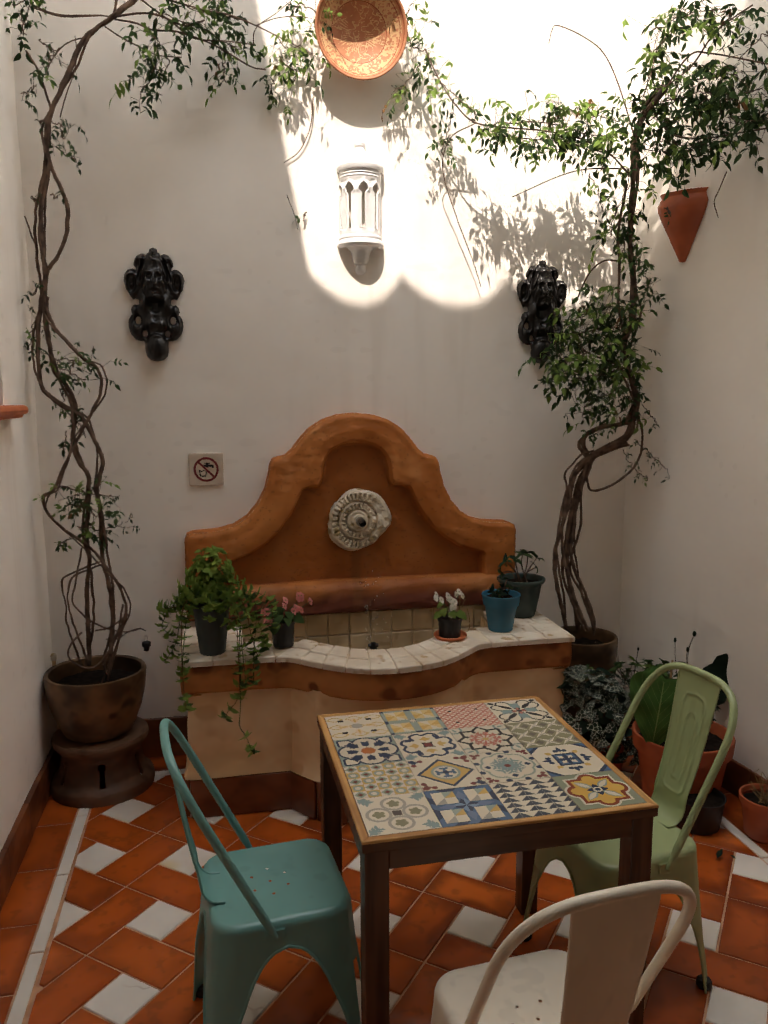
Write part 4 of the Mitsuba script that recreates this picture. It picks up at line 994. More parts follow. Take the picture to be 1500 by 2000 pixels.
# left clay stand (with keyhole openings) and the big glazed pot on it
sd = thing('clay_stand', 'round clay pot stand with keyhole openings under the big left pot', 'pot stand')
SX, SY = 0.232, -0.238
th0 = -PI / 2
zp = np.array([0.0, 0.025, 0.05, 0.062, 0.075, 0.12, 0.165, 0.19, 0.205, 0.222, 0.240, 0.25]); rp = np.array([0.222, 0.226, 0.222, 0.205, 0.192, 0.178, 0.172, 0.176, 0.190, 0.205, 0.208, 0.203])
def keyhole(a): return unary_union([affinity.translate(Polygon([(-.013, .070), (.013, .070), (.011, .142), (-.011, .142)]), a, 0), Point(a, .152).buffer(.019)])
kh = [keyhole((math.radians(q)) * 0.19) for q in (-185, -120, -57, 3, 62, 122)]
sp_ = box(-PI * 0.19, 0, PI * 0.19, 0.25).difference(unary_union(kh)); p, t = mesh2d(sp_, 0.012, hb=0.007)
a = p[:, 0] / 0.19 + th0 + 0.08; r_ = np.interp(p[:, 1], zp, rp)
put(sd + '__body', solid(np.c_[r_ * np.cos(a), r_ * np.sin(a), p[:, 1]], t, 0.016), 'clay', smooth=45, tw=T().translate([SX, SY, 0.0]))
put(sd + '__plate', at(lathe([(0.0001, 0.247), (0.17, 0.247), (0.200, 0.252), (0.203, 0.246), (0.18, 0.236), (0.0001, 0.232)], 56), 0, 0, 0), 'clay', smooth=40, tw=T().translate([SX, SY, 0.0]))
P1 = pot('glazed_pot', 'large brown glazed pot on the clay stand in the left corner', 'pot', [(0.0001, 0.0), (0.125, 0.0), (0.145, 0.012), (0.168, 0.06), (0.190, 0.12), (0.206, 0.19), (0.213, 0.25), (0.2145, 0.278), (0.211, 0.288), (0.202, 0.290), (0.194, 0.284), (0.192, 0.26), (0.186, 0.20), (0.15, 0.19)], SX - 0.008, SY, 0.252, 'brown_glaze', (0.193, 0.222), wob=0.008)
P2 = pot('glazed_pot', 'large dark glazed pot behind the right end of the basin ledge', 'pot', [(0.0001, 0.0), (0.105, 0.0), (0.125, 0.02), (0.148, 0.15), (0.164, 0.32), (0.171, 0.46), (0.1735, 0.535), (0.170, 0.550), (0.160, 0.553), (0.152, 0.545), (0.150, 0.52), (0.148, 0.45)], 2.545, -0.240, 0.0, 'brown_glaze', (0.15, 0.49), wob=0.008)
P3 = pot('tall_pot', 'tall dark grey pot with the trailing plant on the left of the ledge', 'pot', [(0.0001, 0), (0.050, 0), (0.053, 0.004), (0.076, 0.205), (0.078, 0.212), (0.072, 0.212), (0.068, 0.19), (0.06, 0.16)], 0.742, -0.552, 0.687, 'grey_plastic', (0.069, 0.185))
P4 = pot('nursery_pot', 'small black nursery pot with pink flowers on the ledge', 'pot', [(0.0001, 0), (0.041, 0), (0.044, 0.003), (0.049, 0.094), (0.051, 0.095), (0.051, 0.108), (0.047, 0.108), (0.045, 0.09)], 1.037, -0.520, 0.687, 'black_plastic', (0.046, 0.095))
P5 = pot('nursery_pot', 'small black nursery pot with white flowers on a red saucer', 'pot', [(0.0001, 0), (0.045, 0), (0.047, 0.003), (0.051, 0.070), (0.055, 0.071), (0.055, 0.086), (0.051, 0.086), (0.048, 0.07)], 1.764, -0.555, 0.693, 'black_plastic', (0.05, 0.073))
tag(put('saucer', at(lathe([(0.0001, 0.003), (0.056, 0.004), (0.064, 0.013), (0.071, 0.016), (0.074, 0.012), (0.066, 0.0), (0.0001, 0.0)], 48), 1.766, -0.558, 0.688), 'terracotta', smooth=35), 'small red saucer under the pot with white flowers', 'saucer')
P6 = pot('blue_pot', 'bright blue plastic pot with a thick rim on the right of the ledge', 'pot', [(0.0001, 0), (0.053, 0), (0.055, 0.003), (0.072, 0.112), (0.080, 0.116), (0.086, 0.160), (0.088, 0.163), (0.086, 0.167), (0.082, 0.165), (0.079, 0.15), (0.070, 0.13)], 2.022, -0.490, 0.688, 'blue_plastic', (0.078, 0.146))
P7 = pot('green_pot', 'dark green rounded pot with a flared lip behind the blue pot', 'pot', [(0.0001, 0), (0.066, 0), (0.070, 0.003), (0.084, 0.07), (0.096, 0.14), (0.099, 0.158), (0.110, 0.164), (0.116, 0.172), (0.115, 0.182), (0.106, 0.184), (0.098, 0.176), (0.092, 0.15)], 2.200, -0.275, 0.688, 'green_glaze', (0.096, 0.158))
P8 = pot('terracotta_pot', 'wide terracotta pot with a thick rim behind the green chair', 'pot', [(0.0001, 0), (0.145, 0), (0.150, 0.004), (0.185, 0.235), (0.203, 0.240), (0.209, 0.300), (0.206, 0.308), (0.196, 0.308), (0.188, 0.29), (0.180, 0.25)], 2.705, -0.900, 0.004, 'terracotta_red', (0.188, 0.262))
P9 = pot('terracotta_pot', 'small terracotta pot with a dry plant against the right skirting', 'pot', [(0.0001, 0), (0.070, 0), (0.074, 0.004), (0.092, 0.130), (0.100, 0.134), (0.103, 0.160), (0.101, 0.165), (0.094, 0.165), (0.090, 0.145)], 2.880, -1.225, 0.004, 'terracotta_red', (0.091, 0.135))
P10 = pot('dark_pot', 'low dark pot on the floor beside the wide terracotta pot', 'pot', [(0.0001, 0), (0.085, 0), (0.088, 0.003), (0.105, 0.12), (0.108, 0.128), (0.102, 0.128), (0.098, 0.11)], 2.66, -1.10, 0.004, 'black_plastic', (0.1, 0.11))
P11 = pot('terracotta_pot', 'terracotta pot hidden under the white veined plant', 'pot', [(0.0001, 0), (0.085, 0), (0.09, 0.004), (0.115, 0.15), (0.124, 0.155), (0.127, 0.19), (0.124, 0.195), (0.115, 0.195), (0.11, 0.17)], 2.47, -0.62, 0.004, 'terracotta_red', (0.11, 0.17))

# bulb on its wire and the hose end in the corner
bl = thing('hanging_bulb', 'small clear light bulb in a black socket on a wire beside the left pot', 'light bulb')
put(bl + '__socket', at(lathe([(0.0001, -0.062), (0.012, -0.062), (0.013, -0.045), (0.020, -0.040), (0.020, -0.022), (0.012, -0.018), (0.0001, -0.018)], 20), 0.436, -0.13, 0.640), 'black_plastic', smooth=40)
put(bl + '__bulb', at(lathe([(0.011, -0.018), (0.014, -0.010), (0.019, 0.004), (0.019, 0.016), (0.013, 0.027), (0.0001, 0.032)], 20), 0.436, -0.13, 0.640), 'glass', smooth=True)
put(bl + '__filament', at(tube(spline([(-.006, 0, -.012), (-.004, 0, .008), (0, 0, .002), (.004, 0, .008), (.006, 0, -.012)], 20), 0.0012, 6), 0.436, -0.13, 0.642), 'chrome')
put(bl + '__wire', tube(spline([(0.436, -0.13, 0.672), (0.41, -0.14, 0.688), (0.36, -0.16, 0.680), (0.32, -0.19, 0.660), (0.27, -0.20, 0.665)], 30), 0.0028, 8), 'wire')
hs = thing('hose_end', 'pale hose end sticking up behind the left pot', 'hose'); put(hs + '__pipe', tube(spline([(0.03, -0.10, 0.10), (0.028, -0.10, 0.40), (0.025, -0.105, 0.555)], 20), 0.009, 10), 'sand_stucco', smooth=True); put(hs + '__cap', at(lathe([(0.0001, 0), (0.013, 0), (0.014, 0.02), (0.010, 0.03), (0.0001, 0.032)], 14), 0.025, -0.105, 0.553), 'travertine', smooth=40)
STEMS_L = [
    (0.013, 0.012, [(0.201, -0.240, 0.561), (0.203, -0.240, 0.736), (0.207, -0.230, 0.907), (0.222, -0.220, 1.018), (0.217, -0.220, 1.132), (0.228, -0.220, 1.245), (0.236, -0.220, 1.401), (0.202, -0.210, 1.456), (0.178, -0.200, 1.543), (0.189, -0.200, 1.631), (0.194, -0.200, 1.728), (0.128, -0.190, 1.858), (0.098, -0.180, 2.007), (0.090, -0.170, 2.167)]),
    (0.013, 0.011, [(0.293, -0.280, 0.568), (0.312, -0.270, 0.773), (0.307, -0.260, 0.909), (0.281, -0.250, 1.056), (0.283, -0.240, 1.246), (0.274, -0.240, 1.358), (0.300, -0.230, 1.467), (0.271, -0.220, 1.554), (0.223, -0.210, 1.653), (0.142, -0.200, 1.707), (0.072, -0.190, 1.772), (0.056, -0.180, 1.879), (0.062, -0.170, 2.007), (0.085, -0.170, 2.154)]),
    (0.009, 0.009, [(0.281, -0.300, 0.505), (0.346, -0.300, 0.722), (0.376, -0.300, 0.812), (0.354, -0.290, 0.914), (0.304, -0.280, 1.005), (0.224, -0.270, 1.107), (0.134, -0.270, 1.178), (0.069, -0.260, 1.256), (0.059, -0.260, 1.322), (0.101, -0.260, 1.353), (0.169, -0.250, 1.492), (0.202, -0.240, 1.556), (0.259, -0.240, 1.653), (0.308, -0.230, 1.761), (0.301, -0.220, 1.853), (0.235, -0.210, 1.906), (0.134, -0.190, 2.027), (0.101, -0.180, 2.112)]),
    (0.0065, 0.005, [(0.161, -0.200, 0.550), (0.134, -0.200, 0.647), (0.108, -0.200, 0.754), (0.111, -0.210, 0.849), (0.105, -0.220, 0.944), (0.158, -0.230, 0.982), (0.280, -0.250, 1.033)]),
    (0.0065, 0.005, [(0.197, -0.250, 0.588), (0.186, -0.260, 0.627), (0.161, -0.270, 0.725), (0.133, -0.270, 0.864), (0.151, -0.260, 0.962), (0.225, -0.250, 0.997), (0.290, -0.250, 1.022)]),
    (0.0055, 0.005, [(0.194, -0.220, 1.088), (0.173, -0.260, 0.973), (0.157, -0.270, 0.851), (0.247, -0.270, 0.754), (0.350, -0.250, 0.709), (0.421, -0.200, 0.704)]),
    (0.0055, 0.005, [(0.383, -0.280, 0.795), (0.304, -0.300, 0.747), (0.240, -0.300, 0.735)]),
    (0.006, 0.006, [(0.362, -0.300, 0.847), (0.337, -0.320, 0.717), (0.258, -0.330, 0.599), (0.200, -0.330, 0.580), (0.136, -0.320, 0.622), (0.138, -0.300, 0.678), (0.184, -0.280, 0.726)]),
    (0.005, 0.005, [(0.376, -0.300, 0.812), (0.314, -0.320, 0.684), (0.277, -0.320, 0.583), (0.288, -0.310, 0.520)]),
    (0.012, 0.011, [(0.118, -0.170, 2.270), (0.178, -0.170, 2.358), (0.208, -0.170, 2.489), (0.191, -0.170, 2.582), (0.157, -0.170, 2.661), (0.144, -0.170, 2.728)]),
    (0.007, 0.007, [(0.090, -0.170, 2.167), (0.118, -0.170, 2.270)]),
    (0.008, 0.008, [(0.085, -0.170, 2.154), (0.076, -0.160, 2.270), (0.073, -0.160, 2.394), (0.079, -0.160, 2.486), (0.091, -0.160, 2.549), (0.122, -0.160, 2.670), (0.139, -0.160, 2.750)]),
    (0.007, 0.007, [(0.098, -0.180, 2.133), (0.100, -0.180, 2.305), (0.093, -0.180, 2.409), (0.114, -0.180, 2.531), (0.141, -0.180, 2.653), (0.149, -0.180, 2.725)]),
    (0.012, 0.014, [(0.091, -0.170, 2.113), (0.105, -0.165, 2.239), (0.097, -0.165, 2.363), (0.103, -0.165, 2.526), (0.131, -0.165, 2.669), (0.136, -0.165, 2.749), (0.142, -0.165, 2.825), (0.168, -0.160, 2.909), (0.219, -0.160, 3.007), (0.262, -0.160, 3.094), (0.315, -0.160, 3.191), (0.424, -0.160, 3.274), (0.510, -0.160, 3.347), (0.559, -0.160, 3.409)]),
    (0.01, 0.01, [(0.140, -0.170, 2.728), (0.160, -0.180, 2.845), (0.194, -0.180, 2.945), (0.238, -0.180, 3.026), (0.268, -0.170, 3.100)]),
    (0.007, 0.006, [(0.424, -0.160, 3.274), (0.442, -0.160, 3.341), (0.469, -0.160, 3.401)]),
    (0.007, 0.005, [(0.164, -0.160, 2.901), (0.146, -0.150, 2.972), (0.113, -0.130, 3.065), (0.074, -0.110, 3.138)]),
    (0.004, 0.003, [(0.315, -0.160, 3.191), (0.258, -0.160, 3.171), (0.213, -0.160, 3.139), (0.175, -0.160, 3.087), (0.152, -0.160, 3.037)]),
    (0.0035, 0.003, [(0.198, -0.160, 2.873), (0.222, -0.160, 2.954), (0.262, -0.160, 3.055), (0.276, -0.160, 3.134), (0.271, -0.160, 3.192)]),
    (0.005, 0.004, [(0.072, -0.160, 2.363), (0.051, -0.140, 2.417), (0.027, -0.120, 2.488)]),
    (0.004, 0.004, [(0.122, -0.120, 3.308), (0.161, -0.130, 3.288), (0.231, -0.140, 3.274), (0.362, -0.150, 3.281), (0.424, -0.160, 3.274)]),
    (0.004, 0.004, [(0.115, -0.130, 3.297), (0.223, -0.150, 3.265), (0.383, -0.160, 3.278)]),
    (0.006, 0.005, [(0.424, -0.160, 3.274), (0.526, -0.180, 3.289), (0.608, -0.200, 3.280), (0.708, -0.200, 3.249), (0.791, -0.200, 3.276)]),
    (0.005, 0.004, [(0.432, -0.160, 3.267), (0.514, -0.180, 3.251), (0.575, -0.200, 3.223), (0.625, -0.200, 3.223), (0.687, -0.200, 3.222), (0.788, -0.180, 3.205), (0.871, -0.180, 3.171), (0.977, -0.160, 3.126), (1.042, -0.150, 3.122)]),
    (0.004, 0.003, [(0.391, -0.160, 3.236), (0.461, -0.180, 3.189), (0.541, -0.200, 3.148), (0.601, -0.200, 3.127), (0.693, -0.200, 3.126)]),
    (0.0045, 0.003, [(0.530, -0.200, 3.341), (0.609, -0.220, 3.281), (0.678, -0.220, 3.238), (0.747, -0.200, 3.203), (0.872, -0.180, 3.211), (0.990, -0.160, 3.214)]),
    (0.0045, 0.003, [(0.651, -0.200, 3.341), (0.793, -0.200, 3.315), (0.896, -0.200, 3.304), (1.003, -0.140, 3.298), (1.115, -0.090, 3.277), (1.205, -0.070, 3.250)]),
    (0.003, 0.002, [(0.990, -0.160, 3.214), (1.002, -0.160, 3.280), (1.090, -0.160, 3.347), (1.156, -0.160, 3.403)]),
    (0.003, 0.002, [(1.002, -0.160, 3.290), (1.090, -0.150, 3.331), (1.178, -0.140, 3.349), (1.244, -0.140, 3.346)]),
    (0.0078, 0.0072, [(0.181, -0.221, 0.557), (0.222, -0.227, 0.739), (0.231, -0.238, 0.901), (0.226, -0.240, 1.022), (0.204, -0.230, 1.141), (0.209, -0.209, 1.244), (0.237, -0.200, 1.393), (0.215, -0.202, 1.449), (0.191, -0.213, 1.545), (0.189, -0.219, 1.632), (0.177, -0.205, 1.727), (0.111, -0.175, 1.862), (0.101, -0.162, 2.002), (0.107, -0.169, 2.155)]),
    (0.0078, 0.0066, [(0.261, -0.276, 0.572), (0.312, -0.251, 0.768), (0.318, -0.247, 0.911), (0.305, -0.257, 1.050), (0.291, -0.260, 1.246), (0.266, -0.251, 1.353), (0.277, -0.220, 1.461), (0.270, -0.200, 1.554), (0.242, -0.202, 1.652), (0.146, -0.213, 1.697), (0.076, -0.209, 1.773), (0.038, -0.185, 1.877), (0.041, -0.155, 2.006), (0.087, -0.151, 2.159)]),
    (0.00495, 0.00495, [(0.259, -0.293, 0.497), (0.347, -0.280, 0.712), (0.391, -0.289, 0.814), (0.374, -0.300, 0.904), (0.298, -0.300, 1.001), (0.199, -0.278, 1.112), (0.120, -0.257, 1.185), (0.063, -0.240, 1.252), (0.079, -0.255, 1.324), (0.122, -0.275, 1.359), (0.173, -0.269, 1.493), (0.184, -0.242, 1.553), (0.247, -0.223, 1.641), (0.325, -0.213, 1.757), (0.320, -0.221, 1.861), (0.242, -0.228, 1.906), (0.125, -0.205, 2.026), (0.082, -0.175, 2.109)]),
    (0.006, 0.007, [(0.070, -0.176, 2.105), (0.094, -0.150, 2.244), (0.105, -0.146, 2.370), (0.120, -0.163, 2.539), (0.148, -0.182, 2.665), (0.134, -0.183, 2.740), (0.125, -0.164, 2.823), (0.162, -0.142, 2.915), (0.227, -0.144, 3.012), (0.283, -0.164, 3.088), (0.330, -0.179, 3.185), (0.418, -0.174, 3.271), (0.495, -0.153, 3.348), (0.563, -0.140, 3.415)]),
]
STEMS_R = [
    (0.01, 0.014, [(2.454, -0.260, 0.578), (2.409, -0.270, 0.739), (2.378, -0.270, 0.869), (2.379, -0.260, 0.994), (2.419, -0.250, 1.130), (2.434, -0.250, 1.242), (2.452, -0.250, 1.316), (2.502, -0.250, 1.402), (2.580, -0.250, 1.463), (2.672, -0.250, 1.498), (2.751, -0.250, 1.547), (2.774, -0.250, 1.633), (2.783, -0.250, 1.732), (2.738, -0.250, 1.829), (2.708, -0.250, 1.914), (2.714, -0.240, 2.011), (2.751, -0.240, 2.083), (2.747, -0.230, 2.274), (2.723, -0.220, 2.509), (2.731, -0.220, 2.739), (2.734, -0.220, 2.943), (2.620, -0.548, 2.940), (2.660, -0.595, 3.007)]),
    (0.011, 0.011, [(2.518, -0.250, 0.584), (2.485, -0.250, 0.743), (2.459, -0.240, 0.858), (2.447, -0.240, 0.987), (2.451, -0.240, 1.102), (2.483, -0.230, 1.238), (2.501, -0.230, 1.326), (2.551, -0.230, 1.424), (2.526, -0.220, 1.499), (2.538, -0.220, 1.548), (2.612, -0.230, 1.585), (2.727, -0.240, 1.609), (2.771, -0.240, 1.695)]),
    (0.008, 0.009, [(2.606, -0.240, 0.570), (2.558, -0.240, 0.749), (2.494, -0.250, 0.872), (2.464, -0.250, 0.976), (2.478, -0.240, 1.101), (2.494, -0.240, 1.252), (2.536, -0.240, 1.351), (2.573, -0.240, 1.437), (2.652, -0.240, 1.473), (2.745, -0.240, 1.509)]),
    (0.008, 0.008, [(2.549, -0.300, 0.591), (2.491, -0.300, 0.704), (2.442, -0.290, 0.858), (2.415, -0.270, 0.982), (2.410, -0.260, 1.106), (2.443, -0.260, 1.218), (2.461, -0.260, 1.330), (2.510, -0.260, 1.428), (2.593, -0.260, 1.480), (2.706, -0.260, 1.536), (2.757, -0.260, 1.597), (2.765, -0.260, 1.720), (2.723, -0.250, 1.866)]),
    (0.0075, 0.007, [(2.622, -0.220, 0.555), (2.607, -0.220, 0.649), (2.552, -0.220, 0.784), (2.495, -0.230, 0.893), (2.463, -0.230, 1.023), (2.480, -0.220, 1.148), (2.494, -0.220, 1.274)]),
    (0.006, 0.006, [(2.536, -0.240, 1.351), (2.550, -0.270, 1.286), (2.628, -0.300, 1.305), (2.732, -0.300, 1.372), (2.793, -0.280, 1.449), (2.813, -0.260, 1.547), (2.787, -0.250, 1.658)]),
    (0.005, 0.005, [(2.434, -0.250, 1.242), (2.423, -0.270, 1.307), (2.413, -0.270, 1.369), (2.453, -0.270, 1.417), (2.496, -0.260, 1.457), (2.566, -0.250, 1.475)]),
    (0.007, 0.006, [(2.714, -0.240, 2.011), (2.671, -0.240, 2.153), (2.673, -0.230, 2.342), (2.666, -0.220, 2.507), (2.701, -0.220, 2.715)]),
    (0.006, 0.005, [(2.737, -0.240, 1.963), (2.777, -0.260, 2.129), (2.754, -0.250, 2.224), (2.746, -0.240, 2.343)]),
    (0.005, 0.004, [(2.738, -0.250, 1.829), (2.650, -0.260, 1.889), (2.579, -0.270, 1.912), (2.513, -0.270, 1.935), (2.416, -0.250, 2.007)]),
    (0.004, 0.003, [(2.672, -0.230, 2.366), (2.608, -0.200, 2.369), (2.547, -0.170, 2.312), (2.495, -0.150, 2.183)]),
    (0.004, 0.002, [(2.730, -0.220, 2.920), (2.653, -0.200, 3.145), (2.581, -0.180, 3.290), (2.482, -0.170, 3.359), (2.361, -0.160, 3.401), (2.332, -0.160, 3.377), (2.319, -0.160, 3.322)]),
    (0.004, 0.003, [(2.731, -0.220, 2.739), (2.595, -0.240, 2.840), (2.432, -0.260, 2.892), (2.259, -0.260, 2.914), (2.121, -0.240, 2.923), (1.966, -0.200, 2.948), (1.876, -0.180, 3.024), (1.798, -0.160, 3.143), (1.744, -0.140, 3.264)]),
    (0.003, 0.002, [(2.711, -0.220, 2.784), (2.515, -0.200, 2.779), (2.377, -0.170, 2.746), (2.179, -0.100, 2.662)]),
    (0.003, 0.002, [(1.979, -0.160, 2.961), (1.871, -0.120, 2.901), (1.847, -0.080, 2.777), (1.920, -0.050, 2.582), (2.001, -0.040, 2.400), (2.057, -0.030, 2.260)]),
    (0.004, 0.003, [(2.630, -0.530, 2.947), (2.680, -0.617, 2.821), (2.740, -0.749, 2.765), (2.790, -0.911, 2.739), (2.820, -1.052, 2.716)]),
    (0.004, 0.003, [(2.660, -0.595, 3.007), (2.730, -0.665, 3.066), (2.780, -0.754, 3.169), (2.820, -0.916, 3.196)]),
    (0.004, 0.003, [(2.650, -0.575, 2.973), (2.720, -0.658, 3.107), (2.780, -0.727, 3.095), (2.830, -1.015, 2.952)]),
    (0.0025, 0.002, [(2.860, -0.754, 2.642), (2.860, -0.708, 2.583), (2.860, -0.677, 2.540), (2.860, -0.712, 2.471)]),
    (0.003, 0.002, [(1.258, -0.020, 3.070), (1.242, -0.015, 2.940), (1.192, -0.012, 2.839), (1.122, -0.010, 2.785)]),
    (0.002, 0.001, [(1.131, -0.012, 2.648), (1.164, -0.012, 2.560), (1.179, -0.012, 2.493)]),
    (0.006, 0.0084, [(2.453, -0.241, 0.559), (2.435, -0.255, 0.747), (2.399, -0.275, 0.874), (2.375, -0.280, 1.010), (2.396, -0.262, 1.131), (2.424, -0.242, 1.239), (2.463, -0.230, 1.325), (2.539, -0.240, 1.415), (2.600, -0.261, 1.466), (2.654, -0.270, 1.505), (2.721, -0.257, 1.545), (2.764, -0.236, 1.622), (2.790, -0.231, 1.732), (2.759, -0.246, 1.824), (2.703, -0.266, 1.916), (2.695, -0.258, 2.020), (2.732, -0.241, 2.081), (2.750, -0.213, 2.269), (2.740, -0.203, 2.518), (2.752, -0.222, 2.735), (2.736, -0.239, 2.942), (2.620, -0.516, 2.955), (2.660, -0.554, 3.023)]),
    (0.0077, 0.0077, [(2.539, -0.265, 0.591), (2.467, -0.269, 0.745), (2.429, -0.242, 0.863), (2.441, -0.223, 0.978), (2.464, -0.223, 1.088), (2.505, -0.231, 1.236), (2.507, -0.248, 1.322), (2.534, -0.246, 1.425), (2.505, -0.216, 1.496), (2.536, -0.201, 1.538), (2.632, -0.217, 1.593), (2.757, -0.247, 1.610), (2.757, -0.260, 1.681)]),
    (0.006, 0.00675, [(2.598, -0.260, 0.583), (2.530, -0.246, 0.766), (2.473, -0.236, 0.877), (2.480, -0.231, 0.965), (2.516, -0.237, 1.107), (2.505, -0.256, 1.258), (2.515, -0.258, 1.364), (2.540, -0.240, 1.444), (2.644, -0.222, 1.472), (2.765, -0.224, 1.499)]),
    (0.0048, 0.0048, [(2.522, -0.317, 0.597), (2.474, -0.298, 0.700), (2.441, -0.271, 0.854), (2.437, -0.255, 0.970), (2.435, -0.265, 1.103), (2.444, -0.279, 1.225), (2.439, -0.273, 1.342), (2.499, -0.252, 1.426), (2.603, -0.240, 1.474), (2.732, -0.250, 1.537), (2.778, -0.271, 1.596), (2.747, -0.280, 1.716), (2.688, -0.257, 1.853)]),
    (0.00525, 0.0049, [(2.609, -0.240, 0.544), (2.592, -0.226, 0.651), (2.545, -0.206, 0.772), (2.520, -0.211, 0.889), (2.490, -0.227, 1.012), (2.488, -0.236, 1.145), (2.478, -0.238, 1.285)]),
]
TWIGS_L = [
    (0.02, 0.035, 1, 0.25, [(0.589, -0.220, 3.289), (0.690, -0.240, 3.250), (0.790, -0.200, 3.246), (0.873, -0.120, 3.225), (0.938, -0.090, 3.222)]),
    (0.018, 0.04, 1, 0.15, [(0.566, -0.220, 3.220), (0.605, -0.250, 3.143), (0.583, -0.260, 3.060), (0.550, -0.260, 2.990), (0.516, -0.250, 2.923)]),
    (0.02, 0.03, 1, 0.15, [(0.624, -0.230, 3.143), (0.643, -0.240, 3.082), (0.610, -0.240, 3.031)]),
    (0.018, 0.04, 0.9, 0.5, [(0.651, -0.220, 3.323), (0.752, -0.240, 3.294), (0.855, -0.140, 3.336), (0.941, -0.100, 3.320)]),
    (0.016, 0.04, 0.9, 0.75, [(1.094, -0.080, 3.289), (1.137, -0.080, 3.241), (1.205, -0.070, 3.260), (1.240, -0.060, 3.225)]),
    (0.018, 0.035, 0.9, 0.74, [(1.140, -0.080, 3.396), (1.207, -0.080, 3.422), (1.264, -0.070, 3.401), (1.274, -0.070, 3.308)]),
    (0.014, 0.04, 0.9, 0.55, [(1.103, -0.080, 3.207), (1.136, -0.080, 3.168), (1.181, -0.070, 3.154), (1.158, -0.060, 3.103)]),
    (0.02, 0.02, 0.9, 0.3, [(0.851, -0.120, 3.203), (0.871, -0.110, 3.158), (0.861, -0.110, 3.095), (0.879, -0.100, 3.069)]),
    (0.028, 0.02, 0.8, 0.2, [(1.064, -0.070, 3.145), (1.072, -0.070, 3.093), (1.061, -0.060, 3.054)]),
    (0.03, 0.02, 0.9, 0, [(0.020, -0.100, 3.312), (0.100, -0.100, 3.338), (0.075, -0.100, 3.259), (0.043, -0.100, 3.217)]),
    (0.024, 0.02, 1, 0, [(0.063, -0.130, 3.264), (0.067, -0.120, 3.221), (0.075, -0.120, 3.192)]),
    (0.022, 0.025, 0.74, 0.1, [(0.215, -0.170, 3.135), (0.167, -0.170, 3.083), (0.150, -0.170, 3.024)]),
    (0.022, 0.02, 0.74, 0.1, [(0.138, -0.150, 3.166), (0.185, -0.150, 3.131)]),
    (0.025, 0.02, 0.74, 0.1, [(0.117, -0.140, 3.003), (0.084, -0.130, 2.984), (0.041, -0.120, 2.965)]),
    (0.02, 0.03, 0.74, 0.1, [(0.164, -0.180, 2.845), (0.203, -0.180, 2.838), (0.210, -0.180, 2.779)]),
    (0.022, 0.03, 0.74, 0.1, [(0.178, -0.180, 2.747), (0.217, -0.180, 2.729), (0.255, -0.180, 2.701)]),
    (0.036, 0.02, 0.74, 0.1, [(0.100, -0.150, 2.860), (0.131, -0.160, 2.849)]),
    (0.036, 0.02, 0.74, 0.1, [(0.062, -0.150, 2.558), (0.092, -0.160, 2.537)]),
    (0.036, 0.02, 0.74, 0.1, [(0.146, -0.170, 2.567), (0.175, -0.170, 2.552)]),
    (0.029, 0.02, 0.74, 0, [(0.071, -0.160, 2.197), (0.047, -0.150, 2.166)]),
    (0.025, 0.03, 0.74, 0, [(0.076, -0.170, 2.070), (0.040, -0.150, 2.050), (0.009, -0.140, 1.923)]),
    (0.019, 0.03, 0.74, 0.1, [(0.073, -0.200, 1.921), (0.136, -0.220, 1.899), (0.217, -0.220, 1.889), (0.298, -0.220, 1.857)]),
    (0.02, 0.03, 0.74, 0.1, [(0.134, -0.220, 1.867), (0.205, -0.230, 1.835), (0.253, -0.220, 1.804)]),
    (0.022, 0.03, 0.74, 0.05, [(0.145, -0.200, 1.772), (0.161, -0.200, 1.685), (0.218, -0.200, 1.598), (0.238, -0.200, 1.565)]),
    (0.036, 0.02, 0.74, 0.05, [(0.144, -0.220, 1.512), (0.156, -0.200, 1.598)]),
    (0.016, 0.03, 0.74, 0.25, [(0.104, -0.270, 1.365), (0.177, -0.280, 1.354), (0.258, -0.280, 1.330), (0.348, -0.260, 1.314)]),
    (0.013, 0.035, 0.74, 0.2, [(0.153, -0.280, 1.289), (0.224, -0.280, 1.276), (0.270, -0.260, 1.227)]),
    (0.02, 0.03, 0.74, 0.25, [(0.183, -0.250, 1.184), (0.266, -0.250, 1.170), (0.341, -0.250, 1.178), (0.383, -0.240, 1.198)]),
    (0.029, 0.02, 0.74, 0.05, [(0.106, -0.250, 1.108), (0.161, -0.260, 1.142)]),
]
